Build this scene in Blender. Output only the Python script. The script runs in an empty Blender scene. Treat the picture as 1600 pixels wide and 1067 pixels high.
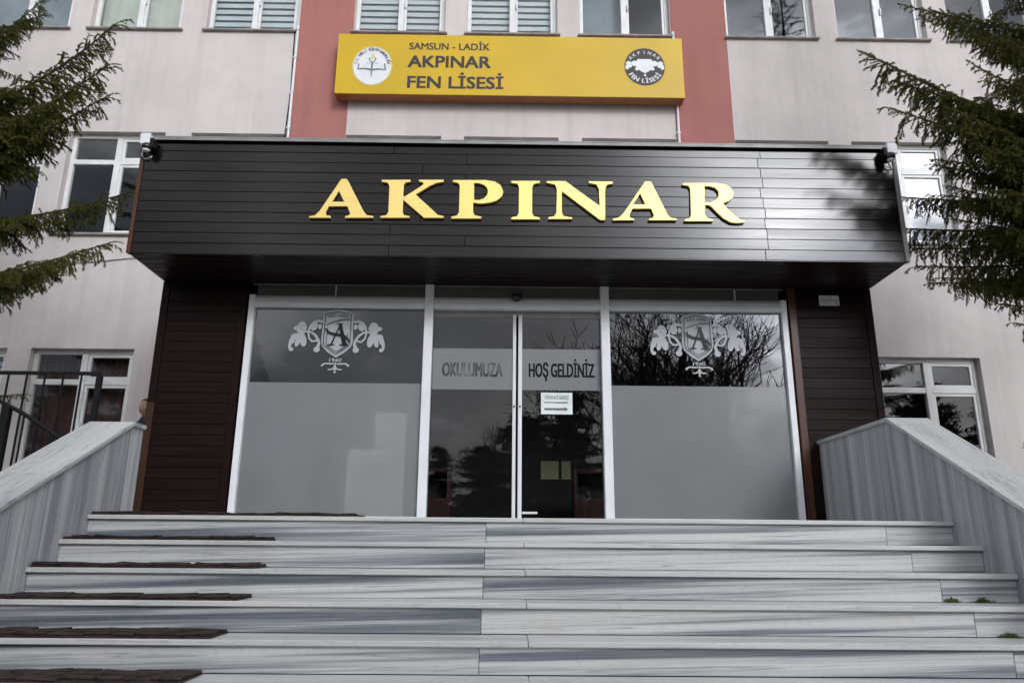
import bpy, bmesh, math, random
import numpy as np
from mathutils import Vector, Matrix

random.seed(7)
RNG = np.random.default_rng(11)
SC = bpy.context.scene
COL = SC.collection
PI = math.pi
rad = math.radians

# ------------------------------------------------------------------ camera
cam_d = bpy.data.cameras.new('camera')
cam = bpy.data.objects.new('camera', cam_d)
COL.objects.link(cam)
cam_d.sensor_fit = 'HORIZONTAL'
cam_d.sensor_width = 36.0
cam_d.lens = 26.4065
cam_d.clip_start = 0.05
cam_d.clip_end = 900.0
_R = Vector((0.999896, -0.012327, 0.007534))
_U = Vector((-0.010525, -0.264303, 0.964382))
_F = Vector((0.009897, 0.964361, 0.264405))
_m = Matrix(((_R.x, _U.x, -_F.x, -0.14498), (_R.y, _U.y, -_F.y, -5.56377), (_R.z, _U.z, -_F.z, -0.20715), (0, 0, 0, 1)))
cam.matrix_world = _m
SC.camera = cam

# ------------------------------------------------------------------ sky and sun (overcast, sun behind cloud at front right)
SUN_EL, SUN_AZ = rad(24), rad(22.5)            # azimuth measured from -Y towards +X
CLOUDZ = 3.3
SUN_DIR = Vector((math.sin(SUN_AZ) * math.cos(SUN_EL), -math.cos(SUN_AZ) * math.cos(SUN_EL), math.sin(SUN_EL)))
world = bpy.data.worlds.new('World')
SC.world = world
world.use_nodes = True
nt = world.node_tree
nt.nodes.clear()
def wn(t, **k):
    n = nt.nodes.new(t)
    for a, v in k.items(): setattr(n, a, v)
    return n
def math_node(tree, op, a, b=None, clamp=False):
    n = tree.nodes.new('ShaderNodeMath'); n.operation = op; n.use_clamp = clamp
    for i, v in enumerate((a, b)):
        if v is None: continue
        if hasattr(v, 'is_linked') or hasattr(v, 'links'): tree.links.new(v, n.inputs[i])
        else: n.inputs[i].default_value = v
    return n.outputs[0]
sky = wn('ShaderNodeTexSky', sky_type='NISHITA')
sky.sun_disc = False
sky.sun_elevation = SUN_EL
sky.sun_rotation = PI - SUN_AZ
sky.dust_density = 2.0
tc = wn('ShaderNodeTexCoord')
mp = wn('ShaderNodeMapping'); mp.inputs['Scale'].default_value = (1.0, 1.0, 2.2); mp.inputs['Location'].default_value = (0, 0, CLOUDZ)
nt.links.new(tc.outputs['Generated'], mp.inputs['Vector'])
nz = wn('ShaderNodeTexNoise'); nz.inputs['Scale'].default_value = 4.6; nz.inputs['Detail'].default_value = 7; nz.inputs['Roughness'].default_value = 0.58
nt.links.new(mp.outputs[0], nz.inputs['Vector'])
cr = wn('ShaderNodeValToRGB')
cr.color_ramp.elements[0].position = 0.36; cr.color_ramp.elements[0].color = (1.9, 2.15, 2.55, 1)
cr.color_ramp.elements[1].position = 0.66; cr.color_ramp.elements[1].color = (12.5, 12.6, 12.8, 1)
e = cr.color_ramp.elements.new(0.50); e.color = (3.7, 3.95, 4.4, 1)
nt.links.new(nz.outputs['Fac'], cr.inputs['Fac'])
# sun glow behind the cloud
dt = wn('ShaderNodeVectorMath', operation='DOT_PRODUCT')
nt.links.new(tc.outputs['Generated'], dt.inputs[0]); dt.inputs[1].default_value = SUN_DIR
g0 = math_node(nt, 'MAXIMUM', dt.outputs['Value'], 0.0)
g1 = math_node(nt, 'POWER', g0, 70.0)
g2 = math_node(nt, 'MULTIPLY', g1, 28.0)
g3 = math_node(nt, 'ADD', g2, 1.0)
glow = wn('ShaderNodeVectorMath', operation='SCALE')
nt.links.new(cr.outputs['Color'], glow.inputs[0]); nt.links.new(g3, glow.inputs['Scale'])
mixc = wn('ShaderNodeMix', data_type='RGBA')
mixc.inputs[0].default_value = 0.88
nt.links.new(sky.outputs[0], mixc.inputs[6]); nt.links.new(glow.outputs[0], mixc.inputs[7])
bg = wn('ShaderNodeBackground'); bg.inputs['Strength'].default_value = 0.12
nt.links.new(mixc.outputs[2], bg.inputs['Color'])
wo = wn('ShaderNodeOutputWorld'); nt.links.new(bg.outputs[0], wo.inputs['Surface'])
sun_d = bpy.data.lights.new('sun', 'SUN')
sun_d.energy = 0.5; sun_d.angle = rad(80); sun_d.color = (1.0, 0.96, 0.9)
sun = bpy.data.objects.new('sun', sun_d); COL.objects.link(sun)
sun.rotation_euler = (-SUN_DIR).to_track_quat('-Z', 'Y').to_euler()
sun.location = (8, -20, 20)
SC.view_settings.view_transform = 'Standard'
SC.view_settings.look = 'None'
SC.view_settings.exposure = 0.36
SC.view_settings.gamma = 1.0
SC.view_settings.use_curve_mapping = False
SC.cycles.max_bounces = 8
SC.cycles.transparent_max_bounces = 12

# ------------------------------------------------------------------ materials
def new_mat(name):
    m = bpy.data.materials.new(name); m.use_nodes = True
    t = m.node_tree; b = t.nodes['Principled BSDF']
    return m, t, b
def N(t, typ, **k):
    n = t.nodes.new(typ)
    for a, v in k.items(): setattr(n, a, v)
    return n
def setc(b, col, rough=0.6, metal=0.0, spec=0.5):
    b.inputs['Base Color'].default_value = (*col, 1)
    b.inputs['Roughness'].default_value = rough
    b.inputs['Metallic'].default_value = metal
    b.inputs['Specular IOR Level'].default_value = spec
def coords(t, scale=(1, 1, 1), rnd=0.0, rot=(0, 0, 0)):
    """object coordinates in metres, shifted by the object's own random number so that alike pieces differ"""
    tcn = N(t, 'ShaderNodeTexCoord')
    out = tcn.outputs['Object']
    if rnd:
        oi = N(t, 'ShaderNodeObjectInfo')
        k = math_node(t, 'MULTIPLY', oi.outputs['Random'], rnd)
        cb = N(t, 'ShaderNodeCombineXYZ')
        for i in range(3): t.links.new(k, cb.inputs[i])
        ad = N(t, 'ShaderNodeVectorMath', operation='ADD')
        t.links.new(out, ad.inputs[0]); t.links.new(cb.outputs[0], ad.inputs[1]); out = ad.outputs[0]
    mpn = N(t, 'ShaderNodeMapping')
    mpn.inputs['Scale'].default_value = scale; mpn.inputs['Rotation'].default_value = rot
    t.links.new(out, mpn.inputs['Vector'])
    return mpn.outputs[0]
def noise(t, vec, scale=1.0, detail=4, rough=0.5):
    n = N(t, 'ShaderNodeTexNoise'); n.inputs['Scale'].default_value = scale
    n.inputs['Detail'].default_value = detail; n.inputs['Roughness'].default_value = rough
    t.links.new(vec, n.inputs['Vector'])
    return n.outputs['Fac']
def ramp(t, fac, stops):
    r = N(t, 'ShaderNodeValToRGB')
    el = r.color_ramp.elements
    while len(el) < len(stops): el.new(0.5)
    for e_, (p, c) in zip(el, stops): e_.position = p; e_.color = (*c, 1)
    t.links.new(fac, r.inputs['Fac'])
    return r.outputs['Color']
def bump(t, b, h, strength=0.2, dist=0.01):
    n = N(t, 'ShaderNodeBump'); n.inputs['Strength'].default_value = strength; n.inputs['Distance'].default_value = dist
    t.links.new(h, n.inputs['Height']); t.links.new(n.outputs[0], b.inputs['Normal'])
def mixcol(t, fac, a, b_, typ='MIX'):
    n = N(t, 'ShaderNodeMix', data_type='RGBA', blend_type=typ)
    for i, v in ((0, fac), (6, a), (7, b_)):
        if hasattr(v, 'links'): t.links.new(v, n.inputs[i])
        elif i == 0: n.inputs[0].default_value = v
        else: n.inputs[i].default_value = (*v, 1)
    return n.outputs[2]
def plain(name, col, rough=0.5, metal=0.0, spec=0.5, var=0.12, scale=6.0):
    m, t, b = new_mat(name); setc(b, col, rough, metal, spec)
    f = noise(t, coords(t, rnd=9.0), scale, 5)
    lo = tuple(c * (1 - var) for c in col); hi = tuple(min(1, c * (1 + var)) for c in col)
    t.links.new(ramp(t, f, [(0.36, lo), (0.64, hi)]), b.inputs['Base Color'])
    return m
def plaster(name, col):
    m, t, b = new_mat(name); setc(b, col, 0.88, 0, 0.25)
    v = coords(t)
    big = noise(t, v, 0.7, 5, 0.6)
    c1 = ramp(t, big, [(0.32, tuple(c * 0.90 for c in col)), (0.68, tuple(c * 1.06 for c in col))])
    streak = noise(t, coords(t, scale=(3.2, 3.2, 0.16)), 1.6, 5, 0.6)          # rain streaks run down
    c2 = mixcol(t, ramp(t, streak, [(0.48, (0, 0, 0)), (0.78, (0.42, 0.42, 0.42))]), c1, tuple(c * 0.66 for c in col))
    mot = noise(t, v, 5.5, 6, 0.65)
    c2 = mixcol(t, ramp(t, mot, [(0.45, (0, 0, 0)), (0.75, (0.22, 0.22, 0.22))]), c2, tuple(c * 0.74 for c in col))
    vo = N(t, 'ShaderNodeTexVoronoi', feature='DISTANCE_TO_EDGE'); vo.inputs['Scale'].default_value = 0.55
    wp = N(t, 'ShaderNodeVectorMath', operation='ADD'); wn_ = N(t, 'ShaderNodeTexNoise'); wn_.inputs['Scale'].default_value = 2.2; wn_.inputs['Detail'].default_value = 6
    t.links.new(v, wn_.inputs['Vector']); t.links.new(v, wp.inputs[0]); t.links.new(wn_.outputs['Color'], wp.inputs[1]); t.links.new(wp.outputs[0], vo.inputs['Vector'])
    ck = ramp(t, vo.outputs['Distance'], [(0.0, (0.13, 0.13, 0.13)), (0.006, (0, 0, 0))])
    c2 = mixcol(t, ck, c2, tuple(c * 0.5 for c in col))
    t.links.new(c2, b.inputs['Base Color'])
    fine = noise(t, v, 140.0, 3, 0.6)
    mid = noise(t, v, 9.0, 4, 0.5)
    bump(t, b, math_node(t, 'ADD', fine, mid), 0.28, 0.004)
    return m
M = {}
M['plaster'] = plaster('plaster_grey', (0.640, 0.580, 0.562))
M['plaster_pink'] = plaster('plaster_pink', (0.41, 0.172, 0.152))
def wood(name, c_lo, c_hi, rough, bumpk=0.25, axis='X', spec=0.5):
    m, t, b = new_mat(name); setc(b, c_lo, rough, 0, spec)
    sc = {'X': (0.5, 9, 9), 'Z': (9, 9, 0.5), 'Y': (9, 0.5, 9)}[axis]
    v = coords(t, scale=sc, rnd=31.0)
    g = noise(t, v, 2.4, 6, 0.62)
    t.links.new(ramp(t, g, [(0.3, c_lo), (0.72, c_hi)]), b.inputs['Base Color'])
    fine = noise(t, coords(t, scale=tuple(s * 3 for s in sc), rnd=17.0), 3.5, 4, 0.6)
    wav = noise(t, coords(t, scale=(0.35, 3.0, 3.0) if axis == 'X' else (3.0, 3.0, 0.35), rnd=5.0), 2.2, 2, 0.5)
    bump(t, b, math_node(t, 'ADD', math_node(t, 'MULTIPLY', fine, 0.35), wav), bumpk, 0.006)
    rr = noise(t, v, 1.2, 3)
    r2 = N(t, 'ShaderNodeMapRange'); t.links.new(rr, r2.inputs[0])
    r2.inputs[1].default_value = 0.3; r2.inputs[2].default_value = 0.7
    r2.inputs[3].default_value = rough * 0.8; r2.inputs[4].default_value = rough * 1.3
    t.links.new(r2.outputs[0], b.inputs['Roughness'])
    return m
M['fascia_wood'] = wood('dark_varnished_wood', (0.0050, 0.0030, 0.0028), (0.0105, 0.0065, 0.0062), 0.14, 0.10, spec=0.34)
M['pillar_wood'] = wood('dark_brown_wood', (0.0080, 0.0036, 0.0028), (0.0165, 0.0072, 0.0054), 0.40, 0.25, spec=0.09)
M['soffit_wood'] = wood('soffit_wood', (0.008, 0.004, 0.003), (0.018, 0.009, 0.007), 0.36, 0.25, spec=0.25)
M['trim_wood'] = wood('red_brown_trim_wood', (0.040, 0.014, 0.008), (0.085, 0.030, 0.015), 0.4, 0.25, 'Z', spec=0.3)
M['orange_wood'] = wood('orange_varnished_wood', (0.024, 0.0085, 0.0035), (0.046, 0.016, 0.006), 0.4, 0.25, 'Z', spec=0.3)
M['joint'] = plain('joint_shadow_board', (0.004, 0.003, 0.003), 0.9, spec=0.1)
def marble(name, axis):
    """white marble with blue grey veins that run along `axis`"""
    m, t, b = new_mat(name); setc(b, (0.6, 0.6, 0.6), 0.33, 0, 0.45)
    if axis == 'X':   sc, rot = (0.22, 6.0, 16.0), (0, rad(1.5), 0)
    elif axis == 'T': sc, rot = (0.40, 9.0, 13.0), (0, 0, rad(1.6))
    elif axis == 'Z': sc, rot = (9.0, 8.0, 0.16), (rad(1.2), 0, 0)
    else:             sc, rot = (7.0, 0.5, 0.5), (0, 0, rad(4))
    v0 = coords(t, scale=(1, 1, 1), rnd=37.0, rot=rot)
    mp2 = N(t, 'ShaderNodeMapping'); mp2.inputs['Scale'].default_value = sc
    t.links.new(v0, mp2.inputs['Vector'])
    v = mp2.outputs[0]
    a = noise(t, v, 1.0, 7, 0.58)
    a2 = noise(t, v, 2.7, 6, 0.6)
    s = math_node(t, 'ADD', math_node(t, 'MULTIPLY', a, 0.74), math_node(t, 'MULTIPLY', a2, 0.26))
    # fine sharp veins where a third stretched noise crosses its middle value
    mp3 = N(t, 'ShaderNodeMapping'); mp3.inputs['Scale'].default_value = tuple(q * 1.25 for q in sc); mp3.inputs['Location'].default_value = (3.1, 7.7, 5.3)
    t.links.new(v0, mp3.inputs['Vector'])
    a3 = noise(t, mp3.outputs[0], 1.0, 5, 0.55)
    line = math_node(t, 'ABSOLUTE', math_node(t, 'SUBTRACT', a3, 0.5))
    vein = ramp(t, line, [(0.0, (0.7, 0.7, 0.7)), (0.016, (0, 0, 0))])
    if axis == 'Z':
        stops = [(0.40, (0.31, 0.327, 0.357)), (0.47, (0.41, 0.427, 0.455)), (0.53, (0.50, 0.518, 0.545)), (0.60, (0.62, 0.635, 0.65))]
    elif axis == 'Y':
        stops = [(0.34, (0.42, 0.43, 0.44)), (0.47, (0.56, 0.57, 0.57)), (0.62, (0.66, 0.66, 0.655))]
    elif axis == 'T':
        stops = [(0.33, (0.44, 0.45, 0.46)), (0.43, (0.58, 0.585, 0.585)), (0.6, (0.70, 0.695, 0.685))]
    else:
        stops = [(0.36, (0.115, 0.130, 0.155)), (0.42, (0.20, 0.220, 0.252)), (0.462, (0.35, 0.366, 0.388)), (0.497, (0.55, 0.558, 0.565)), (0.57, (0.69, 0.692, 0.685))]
    c = ramp(t, s, stops)
    c = mixcol(t, vein, c, (0.22, 0.24, 0.275) if axis != 'T' else (0.42, 0.43, 0.44))
    # rusty and mossy stains, thin cracks
    st = noise(t, coords(t, scale=(1.6, 3, 5), rnd=11.0), 1.3, 4, 0.6)
    c = mixcol(t, ramp(t, st, [(0.64, (0, 0, 0)), (0.78, (0.42, 0.42, 0.42))]), c, (0.44, 0.37, 0.23))
    gr = noise(t, coords(t, rnd=3.0), 26.0, 6, 0.7)
    c = mixcol(t, 1.0, c, (0.82, 0.815, 0.805), 'MULTIPLY')
    c = mixcol(t, ramp(t, gr, [(0.52, (0, 0, 0)), (0.80, (0.35, 0.35, 0.35))]), c, (0.25, 0.25, 0.25))
    t.links.new(c, b.inputs['Base Color'])
    t.links.new(ramp(t, gr, [(0.3, (0.26,) * 3), (0.75, (0.55,) * 3)]), b.inputs['Roughness'])
    bump(t, b, gr, 0.08, 0.003)
    return m
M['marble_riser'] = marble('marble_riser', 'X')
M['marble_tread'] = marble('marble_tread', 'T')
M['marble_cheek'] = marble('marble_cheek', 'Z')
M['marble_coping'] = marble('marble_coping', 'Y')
M['grout'] = plain('dirty_mortar', (0.06, 0.055, 0.048), 0.95, spec=0.1, var=0.4, scale=20)
M['mat'] = plain('brown_rubber', (0.031, 0.021, 0.017), 0.75, var=0.55, scale=12, spec=0.25)
M['alu'] = plain('white_aluminium', (0.74, 0.75, 0.77), 0.38, var=0.05, scale=3)
M['pvc'] = plain('white_pvc', (0.74, 0.74, 0.73), 0.4, var=0.06, scale=4)
M['grey_panel'] = plain('grey_olive_panel', (0.085, 0.080, 0.066), 0.5, var=0.12, scale=3)
M['cap_metal'] = plain('grey_flashing', (0.24, 0.235, 0.23), 0.5, 0.2, var=0.15, scale=4)
M['black'] = plain('black_metal', (0.008, 0.008, 0.009), 0.5, var=0.2, spec=0.15)
M['black_gloss'] = plain('black_gloss', (0.008, 0.008, 0.009), 0.12, var=0.1)
M['white_plastic'] = plain('white_plastic', (0.72, 0.73, 0.75), 0.45, var=0.04)
M['sill'] = plain('grey_sill', (0.30, 0.275, 0.26), 0.7, var=0.2)
M['yellow'] = plain('yellow_sign_face', (0.60, 0.385, 0.005), 0.42, var=0.05, scale=1.2, spec=0.4)
M['sign_shade_side'] = plain('shaded_yellow_return', (0.33, 0.12, 0.035), 0.5, var=0.1)  # orange brown puts shade and pink bounce into the yellow casing's colour
M['print_dark'] = plain('dark_print', (0.022, 0.017, 0.014), 0.55, var=0.1)
M['print_grey'] = plain('grey_green_print', (0.14, 0.19, 0.18), 0.55, var=0.1)
M['print_white'] = plain('white_print', (0.72, 0.73, 0.76), 0.5, var=0.04)
M['print_yellow'] = plain('yellow_print', (0.62, 0.55, 0.20), 0.5, var=0.1)
M['paper'] = plain('white_paper', (0.74, 0.78, 0.77), 0.7, var=0.04)
M['paper_yellow'] = plain('yellow_paper', (0.42, 0.39, 0.22), 0.7, var=0.06)
M['paper_ink'] = plain('grey_ink', (0.16, 0.18, 0.19), 0.7, var=0.1)
M['red_wood'] = plain('dark_red_paint', (0.05, 0.008, 0.008), 0.4, var=0.2)
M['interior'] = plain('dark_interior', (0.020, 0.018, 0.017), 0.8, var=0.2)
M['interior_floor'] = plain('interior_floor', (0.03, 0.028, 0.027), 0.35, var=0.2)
M['beige'] = plain('beige_board', (0.76, 0.68, 0.57), 0.6, var=0.06)
M['curtain'] = plain('beige_curtain', (0.60, 0.61, 0.52), 0.9, var=0.06)
M['brown_curtain'] = plain('brown_curtain', (0.075, 0.034, 0.028), 0.9, var=0.25, scale=3)
M['blind'] = plain('white_blind', (0.64, 0.66, 0.67), 0.8, var=0.04)
M['blind_grey'] = plain('grey_blind', (0.23, 0.26, 0.28), 0.8, var=0.06)
M['bark'] = plain('bark', (0.060, 0.043, 0.030), 0.95, var=0.4, scale=14, spec=0.1)
M['twig'] = plain('twig_bark', (0.085, 0.058, 0.034), 0.9, var=0.3, scale=14, spec=0.15)
M['bare'] = plain('bare_tree_bark', (0.075, 0.062, 0.052), 0.95, var=0.3, scale=8, spec=0.1)
M['skin'] = plain('skin', (0.46, 0.27, 0.20), 0.55, var=0.05)
M['hair'] = plain('dark_hair', (0.012, 0.009, 0.008), 0.5, var=0.2)
M['jacket'] = plain('dark_blue_jacket', (0.012, 0.020, 0.045), 0.8, var=0.15)
M['trousers'] = plain('black_trousers', (0.012, 0.012, 0.016), 0.85, var=0.15)
M['shoe'] = plain('black_shoe', (0.01, 0.01, 0.01), 0.5, var=0.1)
M['eye'] = plain('eye', (0.03, 0.025, 0.02), 0.2, var=0.02)
M['lips'] = plain('lips', (0.30, 0.12, 0.10), 0.5, var=0.04)
def gold():
    m, t, b = new_mat('brushed_gold'); setc(b, (0.85, 0.64, 0.22), 0.38, 0.42, 0.4)
    v = coords(t, scale=(2, 2, 26), rnd=13.0)
    g = noise(t, v, 3.0, 5, 0.6)
    t.links.new(ramp(t, g, [(0.3, (0.80, 0.58, 0.17)), (0.7, (0.88, 0.67, 0.24))]), b.inputs['Base Color'])
    bump(t, b, noise(t, coords(t, rnd=13.0), 2.0, 2), 0.25, 0.01)
    return m
M['gold'] = gold()
def foliage(name, lo, hi, scale=3.0):
    m, t, b = new_mat(name); setc(b, lo, 0.6, 0, 0.12)
    n = noise(t, coords(t, rnd=8.0), scale, 4, 0.6)
    t.links.new(ramp(t, n, [(0.3, lo), (0.7, hi)]), b.inputs['Base Color'])
    return m
M['needles'] = foliage('spruce_needles', (0.070, 0.076, 0.018), (0.118, 0.120, 0.030))
M['far_needles'] = foliage('pine_needles', (0.030, 0.040, 0.018), (0.055, 0.068, 0.028), 1.2)
M['weed'] = foliage('weed_leaves', (0.055, 0.075, 0.018), (0.10, 0.12, 0.035), 30)
M['grass'] = foliage('grass', (0.05, 0.065, 0.02), (0.095, 0.105, 0.04), 6)
def glass(name, tint, ior=1.62, rough=0.0):
    m = bpy.data.materials.new(name); m.use_nodes = True
    t = m.node_tree; t.nodes.clear()
    fr = N(t, 'ShaderNodeFresnel'); fr.inputs['IOR'].default_value = ior
    tr = N(t, 'ShaderNodeBsdfTransparent'); tr.inputs['Color'].default_value = (*tint, 1)
    gl = N(t, 'ShaderNodeBsdfGlossy'); gl.inputs['Roughness'].default_value = rough
    gl.inputs['Color'].default_value = (0.95, 0.97, 1.0, 1)
    ge = N(t, 'ShaderNodeNewGeometry')
    ff = math_node(t, 'MULTIPLY', fr.outputs[0], math_node(t, 'SUBTRACT', 1.0, ge.outputs['Backfacing']))   # both faces of a pane are counted in the front one
    mx = N(t, 'ShaderNodeMixShader')
    t.links.new(ff, mx.inputs[0]); t.links.new(tr.outputs[0], mx.inputs[1]); t.links.new(gl.outputs[0], mx.inputs[2])
    o = N(t, 'ShaderNodeOutputMaterial'); t.links.new(mx.outputs[0], o.inputs['Surface'])
    return m
M['door_glass'] = glass('door_glass', (0.80, 0.82, 0.82), 1.62)
M['window_glass'] = glass('window_glass', (0.92, 0.94, 0.945), 1.65)
def film(name, col, see, rough=0.4, coat=0.0):
    """frosted film: matt white body, soft blurred view through it, the sheen of the pane"""
    m, t, b = new_mat(name); setc(b, col, rough, 0, 0.4)
    b.inputs['Coat Weight'].default_value = coat; b.inputs['Coat Roughness'].default_value = 0.20; b.inputs['Coat IOR'].default_value = 1.6
    g = noise(t, coords(t, rnd=5.0), 1.4, 5, 0.6)
    t.links.new(ramp(t, g, [(0.3, tuple(c * .93 for c in col)), (0.7, tuple(c * 1.06 for c in col))]), b.inputs['Base Color'])
    tl = N(t, 'ShaderNodeBsdfTranslucent'); tl.inputs['Color'].default_value = (*col, 1)
    tr = N(t, 'ShaderNodeBsdfRefraction'); tr.inputs['Roughness'].default_value = 0.24; tr.inputs['IOR'].default_value = 1.02
    m1 = N(t, 'ShaderNodeMixShader'); m1.inputs[0].default_value = 0.15
    m2 = N(t, 'ShaderNodeMixShader'); m2.inputs[0].default_value = see
    o = t.nodes['Material Output']
    t.links.new(b.outputs[0], m1.inputs[1]); t.links.new(tl.outputs[0], m1.inputs[2])
    t.links.new(m1.outputs[0], m2.inputs[1]); t.links.new(tr.outputs[0], m2.inputs[2])
    t.links.new(m2.outputs[0], o.inputs['Surface'])
    return m
M['frosted'] = film('frosted_film', (0.40, 0.41, 0.425), 0.48, 0.4, 1.0)
M['crest_film'] = film('crest_film', (0.52, 0.54, 0.56), 0.04, 0.5)
M['lobby_dark_cut'] = plain('lobby_dark_fill', (0.010, 0.011, 0.013), 0.25, var=0.05, spec=0.15)  # opaque near-black fill, painted for the unlit lobby seen through cut film
M['reflection_cut'] = plain('painted_reflection_cut', (0.13, 0.135, 0.14), 0.25, var=0.75, scale=4, spec=0.2)  # blotchy greys paint the reflections in the glass of the cut letters
def ground_mat():
    m, t, b = new_mat('grey_paving'); setc(b, (0.2, 0.2, 0.2), 0.85)
    br = N(t, 'ShaderNodeTexBrick'); br.inputs['Scale'].default_value = 2.2
    br.inputs['Color1'].default_value = (0.24, 0.235, 0.225, 1); br.inputs['Color2'].default_value = (0.17, 0.168, 0.165, 1)
    br.inputs['Mortar'].default_value = (0.06, 0.058, 0.055, 1)
    t.links.new(coords(t), br.inputs['Vector']); t.links.new(br.outputs['Color'], b.inputs['Base Color'])
    bump(t, b, br.outputs['Fac'], -0.3, 0.01)
    return m
M['paving'] = ground_mat()

# ------------------------------------------------------------------ mesh helpers
class MB:
    def __init__(s): s.v = []; s.f = []; s.mi = []
    def add(s, vs, fs, mi=0):
        o = len(s.v); s.v += [tuple(p) for p in vs]
        s.f += [tuple(i + o for i in q) for q in fs]; s.mi += [mi] * len(fs)
    def box(s, x0, x1, y0, y1, z0, z1, mi=0):
        v = [(x, y, z) for x in (x0, x1) for y in (y0, y1) for z in (z0, z1)]
        s.add(v, [(0, 1, 3, 2), (4, 6, 7, 5), (0, 4, 5, 1), (2, 3, 7, 6), (0, 2, 6, 4), (1, 5, 7, 3)], mi)
    def cbox(s, x0, x1, y0, y1, z0, z1, b=0.003, mi=0):
        """box with chamfered edges"""
        X, Y, Z = (x0, x1), (y0, y1), (z0, z1)
        b = min(b, (x1 - x0) * .45, (y1 - y0) * .45, (z1 - z0) * .45)
        v = []; ix = {}
        for i in (0, 1):
            for j in (0, 1):
                for k in (0, 1):
                    sx, sy, sz = b * (1 - 2 * i), b * (1 - 2 * j), b * (1 - 2 * k)
                    for a, p in (('x', (X[i], Y[j] + sy, Z[k] + sz)), ('y', (X[i] + sx, Y[j], Z[k] + sz)), ('z', (X[i] + sx, Y[j] + sy, Z[k]))):
                        ix[(a, i, j, k)] = len(v); v.append(p)
        f = []
        g = lambda a, i, j, k: ix[(a, i, j, k)]
        f += [(g('x', 0, 0, 0), g('x', 0, 0, 1), g('x', 0, 1, 1), g('x', 0, 1, 0)), (g('x', 1, 0, 0), g('x', 1, 1, 0), g('x', 1, 1, 1), g('x', 1, 0, 1))]
        f += [(g('y', 0, 0, 0), g('y', 1, 0, 0), g('y', 1, 0, 1), g('y', 0, 0, 1)), (g('y', 0, 1, 0), g('y', 0, 1, 1), g('y', 1, 1, 1), g('y', 1, 1, 0))]
        f += [(g('z', 0, 0, 0), g('z', 0, 1, 0), g('z', 1, 1, 0), g('z', 1, 0, 0)), (g('z', 0, 0, 1), g('z', 1, 0, 1), g('z', 1, 1, 1), g('z', 0, 1, 1))]
        for i in (0, 1):
            for j in (0, 1):
                f.append((g('x', i, j, 0), g('x', i, j, 1), g('y', i, j, 1), g('y', i, j, 0)))
                f.append((g('x', i, 0, j), g('x', i, 1, j), g('z', i, 1, j), g('z', i, 0, j)))
                f.append((g('y', 0, i, j), g('y', 1, i, j), g('z', 1, i, j), g('z', 0, i, j)))
        for i in (0, 1):
            for j in (0, 1):
                for k in (0, 1): f.append((g('x', i, j, k), g('y', i, j, k), g('z', i, j, k)))
        s.add(v, f, mi)
    def tube(s, pts, r, n=8, mi=0, cap=True):
        pts = [Vector(p) for p in pts]
        rs = r if isinstance(r, (list, tuple)) else [r] * len(pts)
        o = len(s.v); rings = []
        t0 = (pts[1] - pts[0]).normalized()
        ref = Vector((0, 0, 1)) if abs(t0.z) < 0.9 else Vector((1, 0, 0))
        for i, p in enumerate(pts):
            d = (pts[min(i + 1, len(pts) - 1)] - pts[max(i - 1, 0)]).normalized()
            a = d.cross(ref).normalized(); b = d.cross(a)
            rings.append([p + (a * math.cos(2 * PI * k / n) + b * math.sin(2 * PI * k / n)) * rs[i] for k in range(n)])
        vs = [q for rg in rings for q in rg]; fs = []
        for i in range(len(pts) - 1):
            for k in range(n):
                k2 = (k + 1) % n
                fs.append((i * n + k, i * n + k2, (i + 1) * n + k2, (i + 1) * n + k))
        if cap: fs += [tuple(range(n - 1, -1, -1)), tuple(range((len(pts) - 1) * n, len(pts) * n))]
        s.add(vs, fs, mi)
    def prism(s, poly, y0, y1, mi=0):
        """closed XZ polygon given thickness along Y (convex or simple)"""
        n = len(poly)
        vs = [(x, y0, z) for x, z in poly] + [(x, y1, z) for x, z in poly]
        s.add(vs, [tuple(range(n)), tuple(range(2 * n - 1, n - 1, -1))] + [(i, i + n, (i + 1) % n + n, (i + 1) % n) for i in range(n)], mi)
    def prismx(s, poly, x0, x1, mi=0):
        n = len(poly)
        vs = [(x0, y, z) for y, z in poly] + [(x1, y, z) for y, z in poly]
        s.add(vs, [tuple(range(n)), tuple(range(2 * n - 1, n - 1, -1))] + [(i, i + n, (i + 1) % n + n, (i + 1) % n) for i in range(n)], mi)
    def flat(s, poly, y, mi=0):
        s.add([(x, y, z) for x, z in poly], [tuple(range(len(poly)))], mi)
    def disc(s, cx, cz, r, y, n=24, mi=0, rz=None):
        s.flat([(cx + r * math.cos(2 * PI * k / n), cz + (rz or r) * math.sin(2 * PI * k / n)) for k in range(n)], y, mi)
    def ribbon(s, pts, w, y, mi=0):
        """flat stroke in the XZ plane"""
        ws = w if isinstance(w, (list, tuple)) else [w] * len(pts)
        L, Rr = [], []
        for i, (x, z) in enumerate(pts):
            a = pts[max(i - 1, 0)]; b = pts[min(i + 1, len(pts) - 1)]
            dx, dz = b[0] - a[0], b[1] - a[1]; l = math.hypot(dx, dz) or 1
            nx, nz_ = -dz / l * ws[i] / 2, dx / l * ws[i] / 2
            L.append((x + nx, y, z + nz_)); Rr.append((x - nx, y, z - nz_))
        n = len(pts)
        s.add(L + Rr, [(i, i + 1, n + i + 1, n + i) for i in range(n - 1)], mi)
    def mesh(s, name, mats, smooth=False):
        me = bpy.data.meshes.new(name)
        me.from_pydata(s.v, [], s.f)
        for m in (mats if isinstance(mats, (list, tuple)) else [mats]): me.materials.append(m)
        if any(s.mi): me.polygons.foreach_set('material_index', s.mi)
        bm = bmesh.new(); bm.from_mesh(me); bmesh.ops.recalc_face_normals(bm, faces=bm.faces); bm.to_mesh(me); bm.free()
        if smooth: me.polygons.foreach_set('use_smooth', [True] * len(me.polygons))
        me.update()
        return me
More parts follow.
